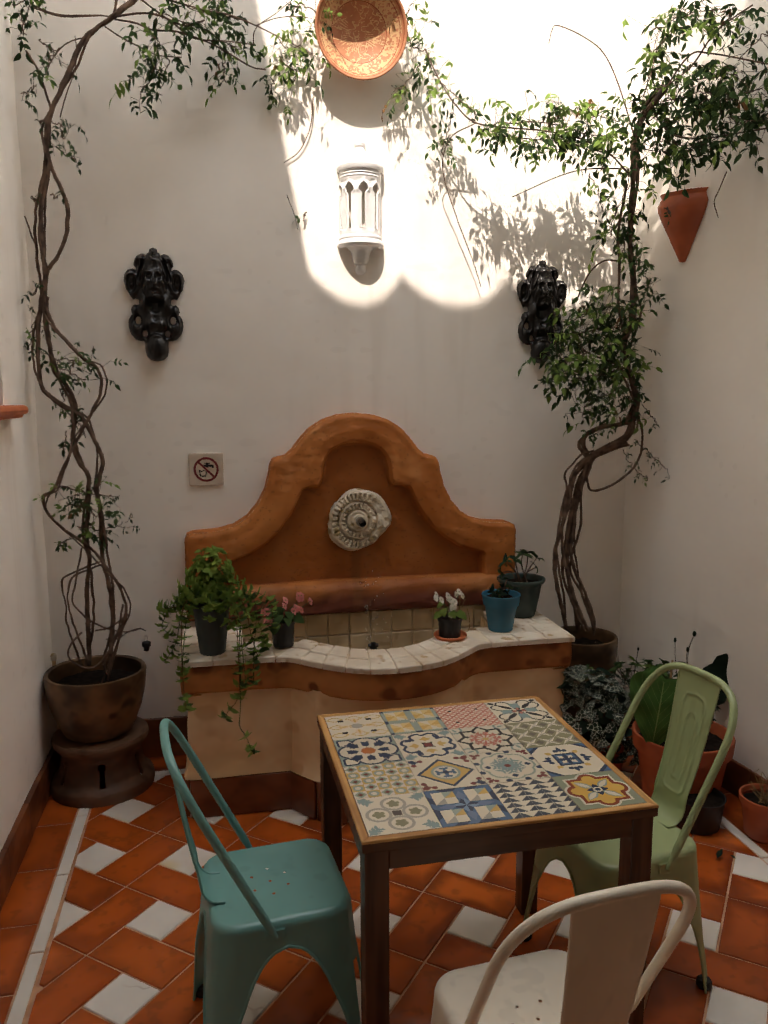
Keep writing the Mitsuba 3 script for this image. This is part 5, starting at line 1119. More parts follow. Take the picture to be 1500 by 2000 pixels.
TWIGS_R = [
    (0.015, 0.04, 0.9, 0.85, [(2.639, -0.240, 2.987), (2.478, -0.260, 2.993), (2.325, -0.270, 3.012), (2.252, -0.270, 3.029)]),
    (0.014, 0.045, 0.9, 0.7, [(2.613, -0.250, 2.894), (2.426, -0.270, 2.921), (2.254, -0.270, 2.943), (2.113, -0.260, 2.938), (2.008, -0.220, 2.933)]),
    (0.014, 0.045, 0.9, 0.5, [(2.667, -0.250, 2.819), (2.483, -0.260, 2.851), (2.309, -0.260, 2.874), (2.142, -0.250, 2.878), (1.991, -0.200, 2.906)]),
    (0.022, 0.035, 0.8, 0.6, [(1.972, -0.180, 2.987), (1.887, -0.140, 3.081), (1.821, -0.120, 3.138), (1.778, -0.100, 3.228)]),
    (0.017, 0.04, 0.8, 0.75, [(1.759, -0.080, 3.278), (1.700, -0.080, 3.295), (1.676, -0.080, 3.378), (1.687, -0.080, 3.464)]),
    (0.018, 0.04, 0.8, 0.6, [(1.735, -0.080, 3.211), (1.667, -0.070, 3.134), (1.610, -0.060, 3.101)]),
    (0.034, 0.03, 0.75, 0.4, [(1.882, -0.120, 3.011), (1.852, -0.100, 2.906), (1.839, -0.080, 2.821)]),
    (0.017, 0.05, 0.95, 0.45, [(2.708, -0.260, 2.919), (2.620, -0.462, 2.958), (2.660, -0.465, 3.094), (2.720, -0.432, 3.235), (2.770, -0.502, 3.312), (2.780, -0.598, 3.331)]),
    (0.02, 0.055, 0.95, 0.6, [(2.660, -0.448, 3.285), (2.700, -0.502, 3.286), (2.760, -0.595, 3.301), (2.800, -0.784, 3.233)]),
    (0.018, 0.06, 0.95, 0.3, [(2.640, -0.474, 2.903), (2.700, -0.572, 2.958), (2.750, -0.637, 3.018), (2.780, -0.771, 2.992), (2.800, -0.906, 2.963)]),
    (0.017, 0.06, 1, 0.1, [(2.660, -0.528, 2.846), (2.720, -0.623, 2.882), (2.760, -0.742, 2.885), (2.790, -0.898, 2.873), (2.820, -1.037, 2.864)]),
    (0.02, 0.055, 1, 0.1, [(2.660, -0.573, 2.802), (2.720, -0.673, 2.757), (2.760, -0.790, 2.745), (2.790, -0.877, 2.768), (2.820, -1.045, 2.781)]),
    (0.02, 0.04, 1, 0.05, [(2.620, -0.476, 2.797), (2.680, -0.583, 2.759), (2.730, -0.696, 2.731), (2.770, -0.811, 2.729), (2.790, -0.882, 2.710)]),
    (0.019, 0.06, 1, 0.2, [(2.640, -0.595, 2.946), (2.700, -0.649, 2.952), (2.740, -0.732, 2.945), (2.770, -0.830, 2.876)]),
    (0.016, 0.05, 1, 0.05, [(2.780, -0.888, 2.802), (2.800, -0.988, 2.753), (2.820, -1.064, 2.739)]),
    (0.022, 0.04, 0.95, 0.1, [(2.800, -0.870, 3.013), (2.820, -0.960, 3.052), (2.840, -1.018, 3.066)]),
    (0.024, 0.04, 0.95, 0.3, [(2.760, -0.714, 3.184), (2.790, -0.803, 3.187), (2.820, -0.918, 3.177)]),
    (0.018, 0.045, 0.9, 0.35, [(2.700, -0.240, 2.778), (2.691, -0.240, 2.687), (2.637, -0.230, 2.573), (2.621, -0.220, 2.459)]),
    (0.018, 0.04, 0.9, 0.3, [(2.733, -0.240, 2.620), (2.700, -0.240, 2.504), (2.679, -0.240, 2.388)]),
    (0.02, 0.04, 0.9, 0.05, [(2.728, -0.270, 2.384), (2.768, -0.300, 2.288), (2.800, -0.320, 2.205)]),
    (0.028, 0.03, 0.8, 0.4, [(2.516, -0.200, 2.757), (2.570, -0.200, 2.668), (2.600, -0.200, 2.578)]),
    (0.0085, 0.06, 0.9, 0.35, [(2.708, -0.280, 2.126), (2.619, -0.300, 2.146), (2.517, -0.300, 2.132), (2.426, -0.280, 2.086)]),
    (0.0085, 0.06, 0.9, 0.35, [(2.685, -0.280, 2.055), (2.561, -0.320, 2.050), (2.460, -0.320, 2.025), (2.378, -0.280, 1.992), (2.329, -0.250, 1.935)]),
    (0.0085, 0.06, 0.9, 0.4, [(2.716, -0.280, 1.960), (2.591, -0.320, 1.957), (2.489, -0.320, 1.933), (2.397, -0.300, 1.898), (2.336, -0.270, 1.828)]),
    (0.01, 0.06, 0.9, 0.35, [(2.712, -0.270, 1.877), (2.583, -0.320, 1.839), (2.493, -0.320, 1.827), (2.413, -0.300, 1.804)]),
    (0.012, 0.055, 0.9, 0.3, [(2.716, -0.270, 1.780), (2.597, -0.300, 1.744), (2.507, -0.300, 1.697), (2.480, -0.280, 1.636)]),
    (0.03, 0.03, 0.7, 0.2, [(2.708, -0.270, 1.671), (2.605, -0.270, 1.599), (2.532, -0.260, 1.550)]),
    (0.04, 0.02, 0.5, 0.05, [(2.763, -0.280, 1.524), (2.810, -0.320, 1.476), (2.857, -0.360, 1.417), (2.887, -0.380, 1.393)]),
    (0.04, 0.02, 0.5, 0.05, [(2.703, -0.270, 1.474), (2.772, -0.300, 1.376), (2.820, -0.340, 1.330)]),
    (0.04, 0.02, 0.8, 0.05, [(2.784, -0.300, 1.695), (2.829, -0.320, 1.635), (2.846, -0.340, 1.599)]),
    (0.05, 0.015, 0.8, 0, [(2.671, -0.620, 2.524), (2.701, -0.620, 2.494)]),
    (0.06, 0.012, 0.6, 0, [(1.198, -0.020, 2.537), (1.222, -0.020, 2.572)]),
]
# ================================================================ leaves and plants
def leaf_mesh(L, Wd, fold=0.25, curl=0.3, n=6, tip=1.6, heart=0.0, wave=0.0):
    """one leaf along +x from the origin, its upper side +z"""
    t = np.linspace(0, 1, n + 1); w = np.sin(PI * t ** (0.75)) ** 0.9 * (1 - t ** 3 * 0.25) if not heart else (np.sqrt(np.clip(1 - (2 * np.clip(t / 0.62, 0, 1) - 1) ** 2, 0, 1)) * (t < 0.31) + (t >= 0.31) * np.cos((t - 0.31) / 0.69 * PI / 2) ** 0.8)
    w[-1] = 0.0; w = w * Wd / 2; a = curl * t * 1.2
    x = np.cumsum(np.r_[0, np.cos(a[1:]) * L / n]); z = -np.cumsum(np.r_[0, np.sin(a[1:]) * L / n])
    V = np.zeros((n + 1, 3, 3)); wv = wave * np.sin(t * 17) * w
    V[:, 0] = np.c_[x - heart * w, -w, z + fold * w + wv]; V[:, 1] = np.c_[x, 0 * w, z]; V[:, 2] = np.c_[x - heart * w, w, z + fold * w - wv]
    m = grid(V[:, ::-1]); uv = np.stack([np.tile([1, 0.5, 0], (n + 1, 1)), np.tile(t[:, None], (1, 3))], -1).reshape(-1, 2)
    return m, uv


def frame_T(p, x, up, s=1.0, roll=0.0):
    x = x / np.linalg.norm(x); y = np.cross(up, x); y /= np.linalg.norm(y) + 1e-9; z = np.cross(x, y)
    c, q = math.cos(roll), math.sin(roll); y, z = c * y + q * z, -q * y + c * z
    A = np.eye(4); A[:3, 0], A[:3, 1], A[:3, 2], A[:3, 3] = x * s, y * s, z * s, p
    return A


def xf(m, A): m = m.copy(); m.apply_transform(A); return m


rl = np.random.default_rng(21)


def compound(k):
    """a pinnate jasmine leaf: drooping stalk with pairs of pointed leaflets and one at the tip"""
    r = np.random.default_rng(100 + k); n = [2, 2, 3, 1][k % 4]; L = 0.028 + 0.030 * n
    st = spline([(0, 0, 0), (L * 0.5, 0, 0.006 * r.normal()), (L, r.normal(0, 0.006), -0.012 - 0.02 * r.random())], 7); ms = [tube(st, np.linspace(0.0013, 0.0007, 7), 4)]
    for i in range(n):
        q = st[int(2 + i * 4 / max(n, 1))]
        for s in (-1, 1):
            l, _ = leaf_mesh(r.uniform(0.034, 0.052), r.uniform(0.015, 0.023), r.uniform(0.1, 0.4), r.uniform(0.1, 0.6), 5)
            d = np.array([math.cos(r.uniform(0.9, 1.3)), s * math.sin(1.1), r.uniform(-0.7, 0.05)])
            ms.append(xf(l, frame_T(q, d, np.array([0.2 * r.normal(), 0.2 * r.normal(), 1.0]), 1, r.normal(0, 0.5))))
    l, _ = leaf_mesh(r.uniform(0.046, 0.064), r.uniform(0.019, 0.026), 0.25, r.uniform(0.2, 0.7), 6)
    ms.append(xf(l, frame_T(st[-1], st[-1] - st[-3] + [0, 0, -0.3 * 0.02], np.array([0.1, 0.1, 1.0]), 1, r.normal(0, 0.4))))
    return cat(ms)


CM = [compound(k) for k in range(12)]; CL = [mikit.ply(m, 'x', smooth=True) for m in CM]
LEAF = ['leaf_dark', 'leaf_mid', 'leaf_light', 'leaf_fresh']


def vine(name, label, stems, twigs, seed, light_dense=False):
    r = np.random.default_rng(seed); k = thing(name, label, 'climbing plant')
    for r0, r1, P in stems:
        C = spline(P, max(14, len(P) * 7)); n = len(C)
        C = C + (meshkit.fbm(C * 26, 2, seed)[:, None] - 0.5) * [0.010, 0.006, 0.0] * (1 if r0 > 0.004 else 0.4)
        rad__ = np.linspace(r0, r1, n) * (0.72 + 0.56 * meshkit.fbm(np.c_[np.arange(n) * 0.33, np.full((n, 2), seed + r0 * 900)], 2, 3))
        rad__ = rad__ * (1.0 if light_dense else 0.74); put(k + '__stem', tube(C, rad__, 8 if r0 > 0.004 else 6), 'bark', smooth=True)
    nl, extra, cand = 0, [], []
    for sp, sc, sz, light, P in twigs:
        C = spline(P, 60); L = np.r_[0, np.cumsum(np.linalg.norm(np.diff(C, axis=0), axis=1))]
        tw = [C[::4] + r.normal(0, 0.004, C[::4].shape)]
        put(k + '__twig', tube(spline(tw[0], 40), 0.0022, 5), 'bark', smooth=True)
        sp = sp * (0.68 if light_dense else 0.74)
        for s in np.arange(sp * 0.5, L[-1], sp):
            i = min(np.searchsorted(L, s), 58); q = C[i]; tg = C[i + 1] - C[i]; tg /= np.linalg.norm(tg) + 1e-9
            a = r.uniform(0, 2 * PI); side = np.array([math.cos(a), math.sin(a) * 0.8 - 0.15, r.uniform(-0.9, 0.25)])
            side[1] *= 0.25 if q[1] > -0.13 else 1.0
            x = side + tg * r.uniform(-0.1, 0.6); x /= np.linalg.norm(x)
            p = q + r.normal(0, sc, 3) * [1, 0.55, 1]; p[1] = min(p[1], -0.015)
            S = sz * r.uniform(0.70, 1.15) * (0.95 if light_dense else 0.88)
            if x[1] > 0 and p[1] + x[1] * 0.13 * S > -0.01: x[1] *= -1
            wall_x = 2.875 - 0.11 * p[1]
            if p[0] > wall_x - 0.10: x[0] = -abs(x[0])
            p[0] = min(p[0], wall_x - 0.02)
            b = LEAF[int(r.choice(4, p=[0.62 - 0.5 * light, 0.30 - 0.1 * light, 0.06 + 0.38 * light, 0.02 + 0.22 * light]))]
            if r.random() < 0.012: b = 'leaf_brown'
            ci = int(r.integers(12)); A = frame_T(p, x, np.array([0.3 * r.normal(), 0.3 * r.normal() - 0.2, 1.0]), S, r.normal(0, 0.5))
            if np.linalg.norm(p - q) > 0.03:
                extra.append(tube(spline([q, (p + q) / 2 + r.normal(0, 0.006, 3), p], 6), 0.0011, 4))
            cand.append((S / np.linalg.norm(p - CAM), ci, b, A))
    cand.sort(key=lambda q: -q[0]); COL = {'leaf_dark': (0.030, 0.050, 0.021), 'leaf_mid': (0.060, 0.100, 0.036), 'leaf_light': (0.15, 0.225, 0.055), 'leaf_fresh': (0.21, 0.31, 0.075), 'leaf_brown': (0.16, 0.085, 0.035)}
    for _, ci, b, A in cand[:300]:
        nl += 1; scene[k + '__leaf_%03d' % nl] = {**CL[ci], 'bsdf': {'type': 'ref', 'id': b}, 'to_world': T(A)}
    if len(cand) > 300:
        rest = [xf(CM[ci], A) for _, ci, b, A in cand[300:]]; cols = np.vstack([np.tile(COL[b], (len(CM[ci].vertices), 1)) for _, ci, b, A in cand[300:]])
        tag(put(k + '__foliage', cat(rest), 'leaf_mixed', smooth=True, color=cols), kind='stuff')
    s = put(k + '__leaf_stalks', cat(extra), 'bark', smooth=True); tag(s, kind='stuff')
    return nl


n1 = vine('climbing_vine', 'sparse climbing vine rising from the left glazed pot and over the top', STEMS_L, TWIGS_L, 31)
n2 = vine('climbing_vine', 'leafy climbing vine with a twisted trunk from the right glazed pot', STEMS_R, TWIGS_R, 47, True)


def small_leaf(L, W, k=0, **kw): return leaf_mesh(L, W, 0.2 + 0.1 * (k % 3), 0.2 + 0.25 * (k % 4), 4, **kw)[0]


SL = [mikit.ply(small_leaf(0.030, 0.018, k), 'x', smooth=True) for k in range(6)]


def rosette(key, p, d, n, size, mats, r, lift=0.5, lib=None):
    for j in range(n):
        a = 2 * PI * j / n + r.random(); e = np.cross(d, [0.3, 0.5, 0.8]); e /= np.linalg.norm(e); f = np.cross(d, e)
        x = (math.cos(a) * e + math.sin(a) * f) * 1.0 + d * lift * r.uniform(0.3, 1.3)
        q = lib or SL
        put(key + '__leaf', {**q[int(r.integers(len(q)))], 'bsdf': {'type': 'ref', 'id': mats[int(r.integers(len(mats)))]}}, None, tw=T(frame_T(p, x, d + 0.2 * r.normal(size=3), size * r.uniform(0.75, 1.2), r.normal(0, 0.3))))


def bushy(name, label, base, tips, seed, mats, size=1.0, n=(4, 6), steps=3, stem='leaf_mid', rs=0.0016, cat_='potted plant', lib=None, rz=None):
    """stems from base to each tip with whorls of small leaves along them"""
    r = np.random.default_rng(seed); k = thing(name, label, cat_)
    base = np.array(base, float)
    for P in tips:
        P = [base + r.normal(0, 0.012, 3) * [1, 1, 0]] + [np.array(q, float) for q in P]
        C = spline(P, 26); put(k + '__stem', tube(C, np.linspace(rs * 1.4, rs * 0.8, 26), 5), stem, smooth=True)
        for i in np.linspace(25, 25 - min(22, steps * 5), steps).astype(int):
            d = C[i] - C[max(i - 2, 0)]; d /= np.linalg.norm(d) + 1e-9
            rosette(k, C[i], d, int(r.integers(*n)), size * (1.0 if i == 25 else 0.9), mats, r, 0.5 if i == 25 else 0.25, lib)
    return k


r8 = np.random.default_rng(8)
gx, gy, gz = 0.742, -0.552, 0.885
tips = []
for i in range(84):
    a = r8.uniform(0, 2 * PI); q = r8.random() ** 0.55; hgt = 0.24 * (1 - q ** 2) + r8.normal(0, 0.018) - 0.02 - 0.05 * q * (math.cos(a) > 0)
    x, y = gx + 0.165 * q * math.cos(a) + 0.02, gy + 0.13 * q * math.sin(a)
    tips.append([(gx + 0.05 * q * math.cos(a), gy + 0.05 * q * math.sin(a), gz + 0.06 + hgt * 0.4), (x, y, gz + hgt)])
hang = [[(0.62, -0.60, 0.93), (0.55, -0.62, 0.84), (0.575, -0.64, 0.80)], [(0.60, -0.60, 0.90), (0.545, -0.62, 0.90)], [(0.64, -0.61, 0.90), (0.60, -0.63, 0.76), (0.56, -0.66, 0.70)], [(0.66, -0.63, 0.9), (0.63, -0.68, 0.74), (0.625, -0.70, 0.63)], 
        [(0.88, -0.62, 0.94), (0.93, -0.66, 0.83), (0.96, -0.63, 0.72)], [(0.86, -0.64, 0.93), (0.90, -0.68, 0.78), (0.92, -0.70, 0.71)], [(0.84, -0.66, 0.90), (0.86, -0.72, 0.74), (0.87, -0.735, 0.60)], [(0.90, -0.6, 0.95), (0.98, -0.62, 0.90), (0.985, -0.63, 0.80)],
        [(0.83, -0.66, 0.9), (0.845, -0.73, 0.70), (0.84, -0.74, 0.56), (0.80, -0.735, 0.50), (0.785, -0.735, 0.475)], [(0.84, -0.66, 0.9), (0.85, -0.735, 0.66), (0.845, -0.745, 0.50), (0.84, -0.75, 0.44), (0.865, -0.75, 0.39), (0.885, -0.75, 0.33)],
        [(0.64, -0.63, 0.92), (0.625, -0.70, 0.72), (0.628, -0.70, 0.58), (0.632, -0.70, 0.51)], [(0.91, -0.64, 0.93), (0.905, -0.71, 0.72), (0.90, -0.72, 0.61)]]
pk_ = bushy('trailing_plant', 'bushy bright green trailing plant spilling from the tall grey pot', (gx, gy, gz), tips, 81, ['leaf_lime', 'leaf_bright', 'leaf_bright', 'leaf_fresh'], 1.15, (5, 8), 3)
SLs = SL
for P in hang:
    C = spline([np.array((gx, gy, gz + 0.03))] + [np.array(q) for q in P], 40); put(pk_ + '__stem', tube(C, 0.0017, 5), 'leaf_brown' if r8.random() < .4 else 'leaf_mid', smooth=True)
    for i in range(10, 40, 3 if len(P) < 4 else 4):
        if len(P) > 3 and 22 < i < 34 and r8.random() < 0.6: continue
        d = C[min(i + 1, 39)] - C[i - 1]; d /= np.linalg.norm(d); rosette(pk_, C[i], d, int(r8.integers(3, 6)), 1.25, ['leaf_bright', 'leaf_fresh', 'leaf_light', 'leaf_mid'], r8, 0.3)
    d = C[-1] - C[-3]; d /= np.linalg.norm(d); rosette(pk_, C[-1], d, 5, 1.25, ['leaf_bright', 'leaf_fresh', 'leaf_mid'], r8, 0.4)


# begonias
def begonia(name, label, base, petal, heads, leaves, seed, lm):
    r = np.random.default_rng(seed); k = thing(name, label, 'potted plant'); base = np.array(base, float)
    for p, L in leaves:
        p = np.array(p, float); d = p - base; put(k + '__stalk', tube(spline([base, (base + p) / 2 + [0, 0, 0.012], p], 12), 0.0018, 5), 'leaf_mid', smooth=True)
        m, uv = leaf_mesh(L, L * 0.82, 0.18, 0.6, 10, heart=0.25); put(k + '__leaf', m, lm, smooth=True, uv=uv, tw=T(frame_T(p, d * [1, 1, 0] + [r.normal(0, .02), -0.03, -0.02], np.array([0, -0.35, 1.0]), 1, r.normal(0, 0.3))))
    for p, n in heads:
        p = np.array(p, float); put(k + '__stalk', tube(spline([base, (base + p) / 2 + [0.0, 0, 0.01], p], 14), 0.0013, 5), 'leaf_mid', smooth=True)
        for f in range(n):
            c = p + r.normal(0, 0.009, 3) * (n > 1); up = np.array([r.normal(0, .4), -1.0, r.normal(0.3, .3)]); up /= np.linalg.norm(up)
            pts = []
            for j in range(4):
                a = j * PI / 2 + 0.4; e = np.cross(up, [0, 0, 1.0]); e /= np.linalg.norm(e); g_ = np.cross(up, e)
                m = leaf_mesh(0.018 if j % 2 else 0.013, 0.017 if j % 2 else 0.011, 0.15, 0.3, 5)[0]; pts.append(xf(m, frame_T(c, math.cos(a) * e + math.sin(a) * g_ + 0.15 * up, up)))
            fl = put(k + '__flower', cat(pts), petal, smooth=True)
            put(fl + '__stamens', shift(trimesh.creation.icosphere(1, 0.0026), *(c + up * 0.002)), 'leaf_fresh')
    return k


begonia('pink_begonia', 'pink flowering begonia in the small black pot on the ledge', (1.037, -0.520, 0.78), 'petal_pink',
        [((0.968, -0.56, 0.856), 4), ((0.975, -0.57, 0.812), 4), ((1.035, -0.55, 0.868), 2), ((1.115, -0.53, 0.898), 5), ((1.155, -0.53, 0.875), 1), ((1.085, -0.55, 0.845), 3), ((1.105, -0.55, 0.852), 3)],
        [((1.00, -0.55, 0.85), 0.05), ((1.02, -0.56, 0.83), 0.05), ((1.00, -0.58, 0.80), 0.062), ((1.06, -0.55, 0.84), 0.05), ((1.085, -0.54, 0.815), 0.052), ((1.05, -0.58, 0.82), 0.045), ((1.08, -0.50, 0.85), 0.05), ((1.03, -0.50, 0.85), 0.05)], 5, 'leaf_mid')
begonia('white_begonia', 'white flowering begonia in the small pot on the red saucer', (1.764, -0.555, 0.772), 'petal_white',
        [((1.705, -0.575, 0.872), 3), ((1.745, -0.58, 0.865), 3), ((1.775, -0.59, 0.855), 4), ((1.772, -0.60, 0.842), 3), ((1.800, -0.57, 0.882), 3), ((1.755, -0.60, 0.80), 1)],
        [((1.725, -0.585, 0.825), 0.045), ((1.715, -0.58, 0.805), 0.045), ((1.755, -0.60, 0.815), 0.042), ((1.785, -0.595, 0.81), 0.045), ((1.80, -0.58, 0.80), 0.045), ((1.77, -0.53, 0.84), 0.045), ((1.74, -0.53, 0.84), 0.042)], 6, 'leaf_light')
st_ = thing('dry_twigs', 'dry flower stalks leaning on the ledge beside the white flowers', 'twigs')
put(st_ + '__twig', tube(spline([(1.815, -0.53, 0.69), (1.812, -0.535, 0.78), (1.808, -0.56, 0.87)], 14), 0.0024, 6), 'dry', smooth=True)
put(st_ + '__twig', tube(spline([(1.828, -0.52, 0.695), (1.860, -0.52, 0.700), (1.866, -0.52, 0.745), (1.855, -0.52, 0.80)], 16), 0.002, 6), 'dry', smooth=True)
put(st_ + '__twig', tube(spline([(1.84, -0.50, 0.76), (1.835, -0.5, 0.80), (1.85, -0.5, 0.84)], 12), 0.0016, 6), 'dry', smooth=True)
# blue pot: short leaning dark succulent; green pot: small rosette tree
ML = [mikit.ply(leaf_mesh(0.055, 0.024, 0.2, 0.3 + 0.2 * k, 5)[0], 'x', smooth=True) for k in range(4)]
bushy('dark_succulent', 'stubby dark plant leaning out of the bright blue pot', (2.02, -0.49, 0.83), [[(2.04, -0.48, 0.88), (2.055, -0.47, 0.915)], [(2.0, -0.50, 0.86), (1.975, -0.51, 0.87)], [(2.03, -0.47, 0.87), (2.07, -0.46, 0.87)]], 12, ['leaf_deep', 'leaf_dark'], 0.7, (4, 6), 3, 'bark', 0.004, lib=ML)
bushy('umbrella_plant', 'small dark plant with drooping umbrella leaves in the dark green pot', (2.20, -0.275, 0.84), [[(2.20, -0.28, 0.93), (2.20, -0.285, 0.985)], [(2.23, -0.28, 0.90), (2.275, -0.28, 0.965)], [(2.17, -0.28, 0.90), (2.12, -0.28, 0.955)], [(2.22, -0.30, 0.90), (2.26, -0.31, 0.925)], [(2.17, -0.30, 0.91), (2.15, -0.32, 0.97)], [(2.23, -0.27, 0.93), (2.24, -0.25, 0.985)], [(2.15, -0.28, 0.90), (2.10, -0.27, 0.90)]], 13, ['leaf_dark', 'leaf_dark', 'leaf_mid', 'leaf_deep'], 0.95, (5, 8), 1, 'bark', 0.003, lib=ML)
# the group on the floor at the right
VL = []
for k in range(5):
    m, uv = leaf_mesh(0.075, 0.048, 0.12, 0.4 + 0.15 * k, 8, heart=0.1); VL.append(mikit.ply(m, 'x', smooth=True, uv=uv))
rv_ = np.random.default_rng(14); tips = []
for i in range(36):
    a = rv_.uniform(0, 2 * PI); q = rv_.random() ** 0.5; x, y = 2.455 + 0.20 * q * math.cos(a), -0.62 + 0.15 * q * math.sin(a); z = 0.46 - 0.20 * q ** 2 + rv_.normal(0, 0.03)
    tips.append([(2.47 + (x - 2.47) * 0.4, -0.62 + (y + 0.62) * 0.4, 0.20 + (z - 0.2) * 0.6), (x, y, z)])
tips += [[(2.36, -0.62, 0.40), (2.30 + 0.05 * rv_.random(), -0.64, 0.38 + 0.14 * rv_.random())] for _ in range(9)]
tips += [[(2.5, -0.72, 0.22), (2.40 + 0.3 * rv_.random(), -0.74, 0.13 + 0.14 * rv_.random())] for _ in range(14)]
bushy('veined_plant', 'dark leafed plant with fine white veins on the floor beside the basin', (2.47, -0.62, 0.17), tips, 15, ['leaf_veined', 'leaf_veined', 'leaf_veined', 'leaf_deep'], 1.0, (3, 5), 1, 'leaf_dark', 0.002, lib=VL)
tips = [[(2.60 + 0.22 * rv_.random() - 0.08, -0.50, 0.30), (2.44 + 0.42 * rv_.random(), -0.47 - 0.08 * rv_.random(), 0.36 + 0.13 * rv_.random())] for _ in range(20)]
bushy('leafy_shrub', 'low green shrub growing in front of the right glazed pot', (2.62, -0.48, 0.02), tips, 16, ['leaf_mid', 'leaf_mid', 'leaf_light', 'leaf_dark'], 0.72, (5, 8), 2, 'bark', 0.002, lib=ML)
tips = [[(2.80 + 0.08 * rv_.normal(), -0.48, 0.30), (2.80 + 0.10 * rv_.normal(), -0.40 - 0.12 * rv_.random(), 0.34 + 0.13 * rv_.random())] for _ in range(22)]
bushy('wispy_shrub', 'soft small leafed shrub against the right wall behind the green chair', (2.80, -0.50, 0.02), tips, 17, ['leaf_mid', 'leaf_dark', 'leaf_mid'], 1.1, (5, 8), 3, 'bark', 0.0016)
sp2 = bushy('spiky_flower', 'upright plant with dry flower heads above the green chair back', (2.86, -0.66, 0.02), [[(2.86, -0.65, 0.3), (2.872, -0.65, 0.505)], [(2.85, -0.65, 0.25), (2.83, -0.66, 0.47)], [(2.88, -0.65, 0.25), (2.90, -0.66, 0.46)]], 18, ['leaf_mid', 'leaf_dark'], 0.85, (6, 9), 2, 'leaf_mid', 0.003, lib=ML)
for P, r_ in (([(2.872, -0.65, 0.50), (2.875, -0.645, 0.56), (2.885, -0.64, 0.60), (2.905, -0.64, 0.655)], 0.008), ([(2.83, -0.65, 0.42), (2.815, -0.64, 0.54), (2.812, -0.635, 0.63)], 0.0065), ([(2.72, -0.45, 0.40), (2.735, -0.44, 0.48), (2.74, -0.44, 0.53)], 0.005), ([(2.872, -0.65, 0.50), (2.868, -0.645, 0.55), (2.872, -0.645, 0.585)], 0.007)):
    put(sp2 + '__stem', tube(spline(P, 14), 0.0016, 5), 'bark', smooth=True)
    m = trimesh.creation.icosphere(2, r_); m.apply_scale([1, 1, 1.7]); v = m.vertices; m = M(v * (1 + 0.25 * (meshkit.noise(v * 500) - 0.5)[:, None]), m.faces)
    put(sp2 + '__flower_head', shift(m, *P[-1]), 'leaf_deep', smooth=True)
# philodendron with heart shaped leaves, and a torn dark leaf
ph = thing('heart_leaf_plant', 'plant with big glossy heart shaped leaves in the wide terracotta pot', 'potted plant'); pb = np.array((2.70, -0.90, 0.26))
for tip_, x, up, L, Wd, b in (((2.575, -0.95, 0.575), (-0.30, -0.30, -0.95), (-0.35, -0.9, 0.75), 0.31, 0.265, 'leaf_heart'), ((2.66, -0.93, 0.40), (0.05, -0.3, -0.8), (0.5, -1.0, 0.3), 0.19, 0.12, 'leaf_heart'), ((2.62, -0.84, 0.50), (0.3, 0.3, 0.5), (-0.2, -0.9, 0.3), 0.12, 0.08, 'leaf_heart'), ((2.62, -0.86, 0.55), (-1.0, -0.1, -0.35), (-0.3, -0.8, 0.9), 0.16, 0.12, 'leaf_heart')):
    tip_ = np.array(tip_); put(ph + '__stalk', tube(spline([pb, (pb + tip_) / 2 + [0.02, 0, 0.10], tip_ + [0.0, 0.0, 0.01]], 20), 0.004, 7), 'leaf_mid', smooth=True)
    m, uv = leaf_mesh(L, Wd, 0.16, 0.45, 22, heart=0.42, wave=0.10); put(ph + '__leaf', m, b, smooth=True, uv=uv, tw=T(frame_T(tip_, np.array(x, float), np.array(up, float))))
put(ph + '__stalk', tube(spline([(2.63, -0.88, 0.30), (2.63, -0.90, 0.50), (2.64, -0.90, 0.635)], 12), 0.005, 7), 'dry', smooth=True)
mo = thing('torn_leaf_plant', 'single dark torn leaf held up against the right wall', 'plant')
pg = Polygon([(0, 0), (.055, -.02), (.075, .03), (.06, .085), (.072, .125), (.050, .16), (.058, .19), (.028, .205), (.005, .185), (-.006, .16), (-.018, .19), (-.045, .20), (-.068, .165), (-.06, .13), (-.078, .09), (-.075, .02), (-.04, -.025)])
p, t = mesh2d(pg, 0.012); v = np.c_[p, 0.05 * np.abs(p[:, 0]) ** 1.0 * 3 - 0.6 * (p[:, 1] - 0.1) ** 2 + 0.01 * np.sin(p[:, 1] * 40)]
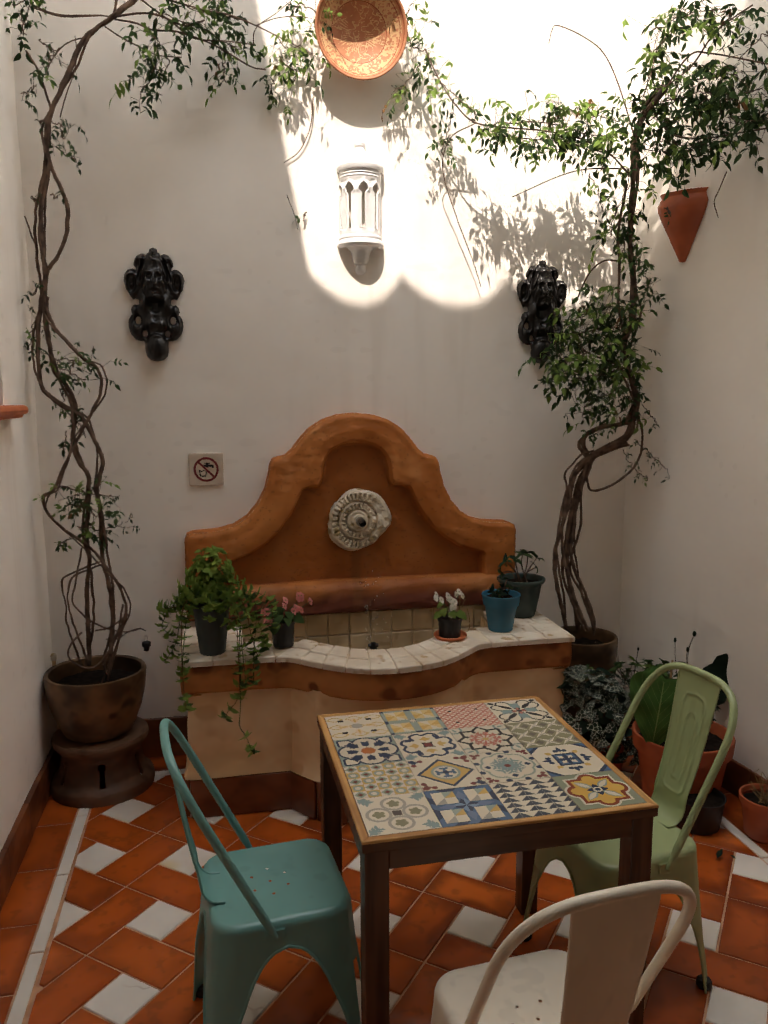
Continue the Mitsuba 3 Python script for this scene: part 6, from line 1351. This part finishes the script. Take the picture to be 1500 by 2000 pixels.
A = np.eye(4); A[:3, 0] = (0.72, -0.35, -0.60); zc = np.array((-0.30, -0.93, 0.15)); A[:3, 1] = np.cross(zc / np.linalg.norm(zc), A[:3, 0]) * 1.0; A[:3, 1] /= np.linalg.norm(A[:3, 1]); A[:3, 0] /= np.linalg.norm(A[:3, 0]); A[:3, 2] = np.cross(A[:3, 0], A[:3, 1]); A[:3, 3] = (2.865, -0.80, 0.42)
put(mo + '__leaf', M(v * 1.05, t), 'leaf_deep', smooth=True, tw=T(A)); put(mo + '__stalk', tube(spline([(2.80, -0.86, 0.26), (2.83, -0.83, 0.36), (2.867, -0.80, 0.425)], 14), 0.004, 7), 'leaf_dark', smooth=True)
tips = [[(2.86 + 0.03 * rv_.normal(), -0.80, 0.32), (2.86 + 0.05 * rv_.normal(), -0.82 + 0.03 * rv_.normal(), 0.33 + 0.12 * rv_.random())] for _ in range(9)]
bushy('seedling', 'tiny leafed dark seedling at the back of the wide terracotta pot', (2.84, -0.84, 0.26), tips, 19, ['leaf_deep', 'leaf_dark'], 0.6, (2, 4), 3, 'leaf_deep', 0.001)
dr2 = thing('dry_plant', 'dried out brown plant in the small terracotta pot', 'potted plant')
for i in range(26):
    a = rv_.uniform(0, 2 * PI); q = rv_.random(); b0 = np.array((2.88, -1.225, 0.135)); tp = b0 + [0.07 * q * math.cos(a) - 0.02, 0.07 * q * math.sin(a), 0.05 + 0.09 * rv_.random()]
    put(dr2 + '__stem', tube(spline([b0 + rv_.normal(0, .02, 3) * [1, 1, 0], (b0 + tp) / 2 + rv_.normal(0, .02, 3), tp], 9), 0.0013, 4), 'dry', smooth=True)
# fallen leaves and the little things on the wall
for i, (x, y, a, lb) in enumerate(((2.590, -1.345, 0.6, 'dark fallen leaf on the white tile at the right edge'), (2.655, -1.365, 2.2, 'small dark leaf crumb on the white marble near the right edge'))):
    m = leaf_mesh(0.05 if i == 0 else 0.022, 0.022 if i == 0 else 0.014, 0.5, -0.5, 5, wave=0.3)[0]; tag(put('fallen_leaf', shift(rot(m, [0, 0, 1], math.degrees(a)), x, y, 0.012), 'leaf_deep', smooth=True), lb, 'leaf')
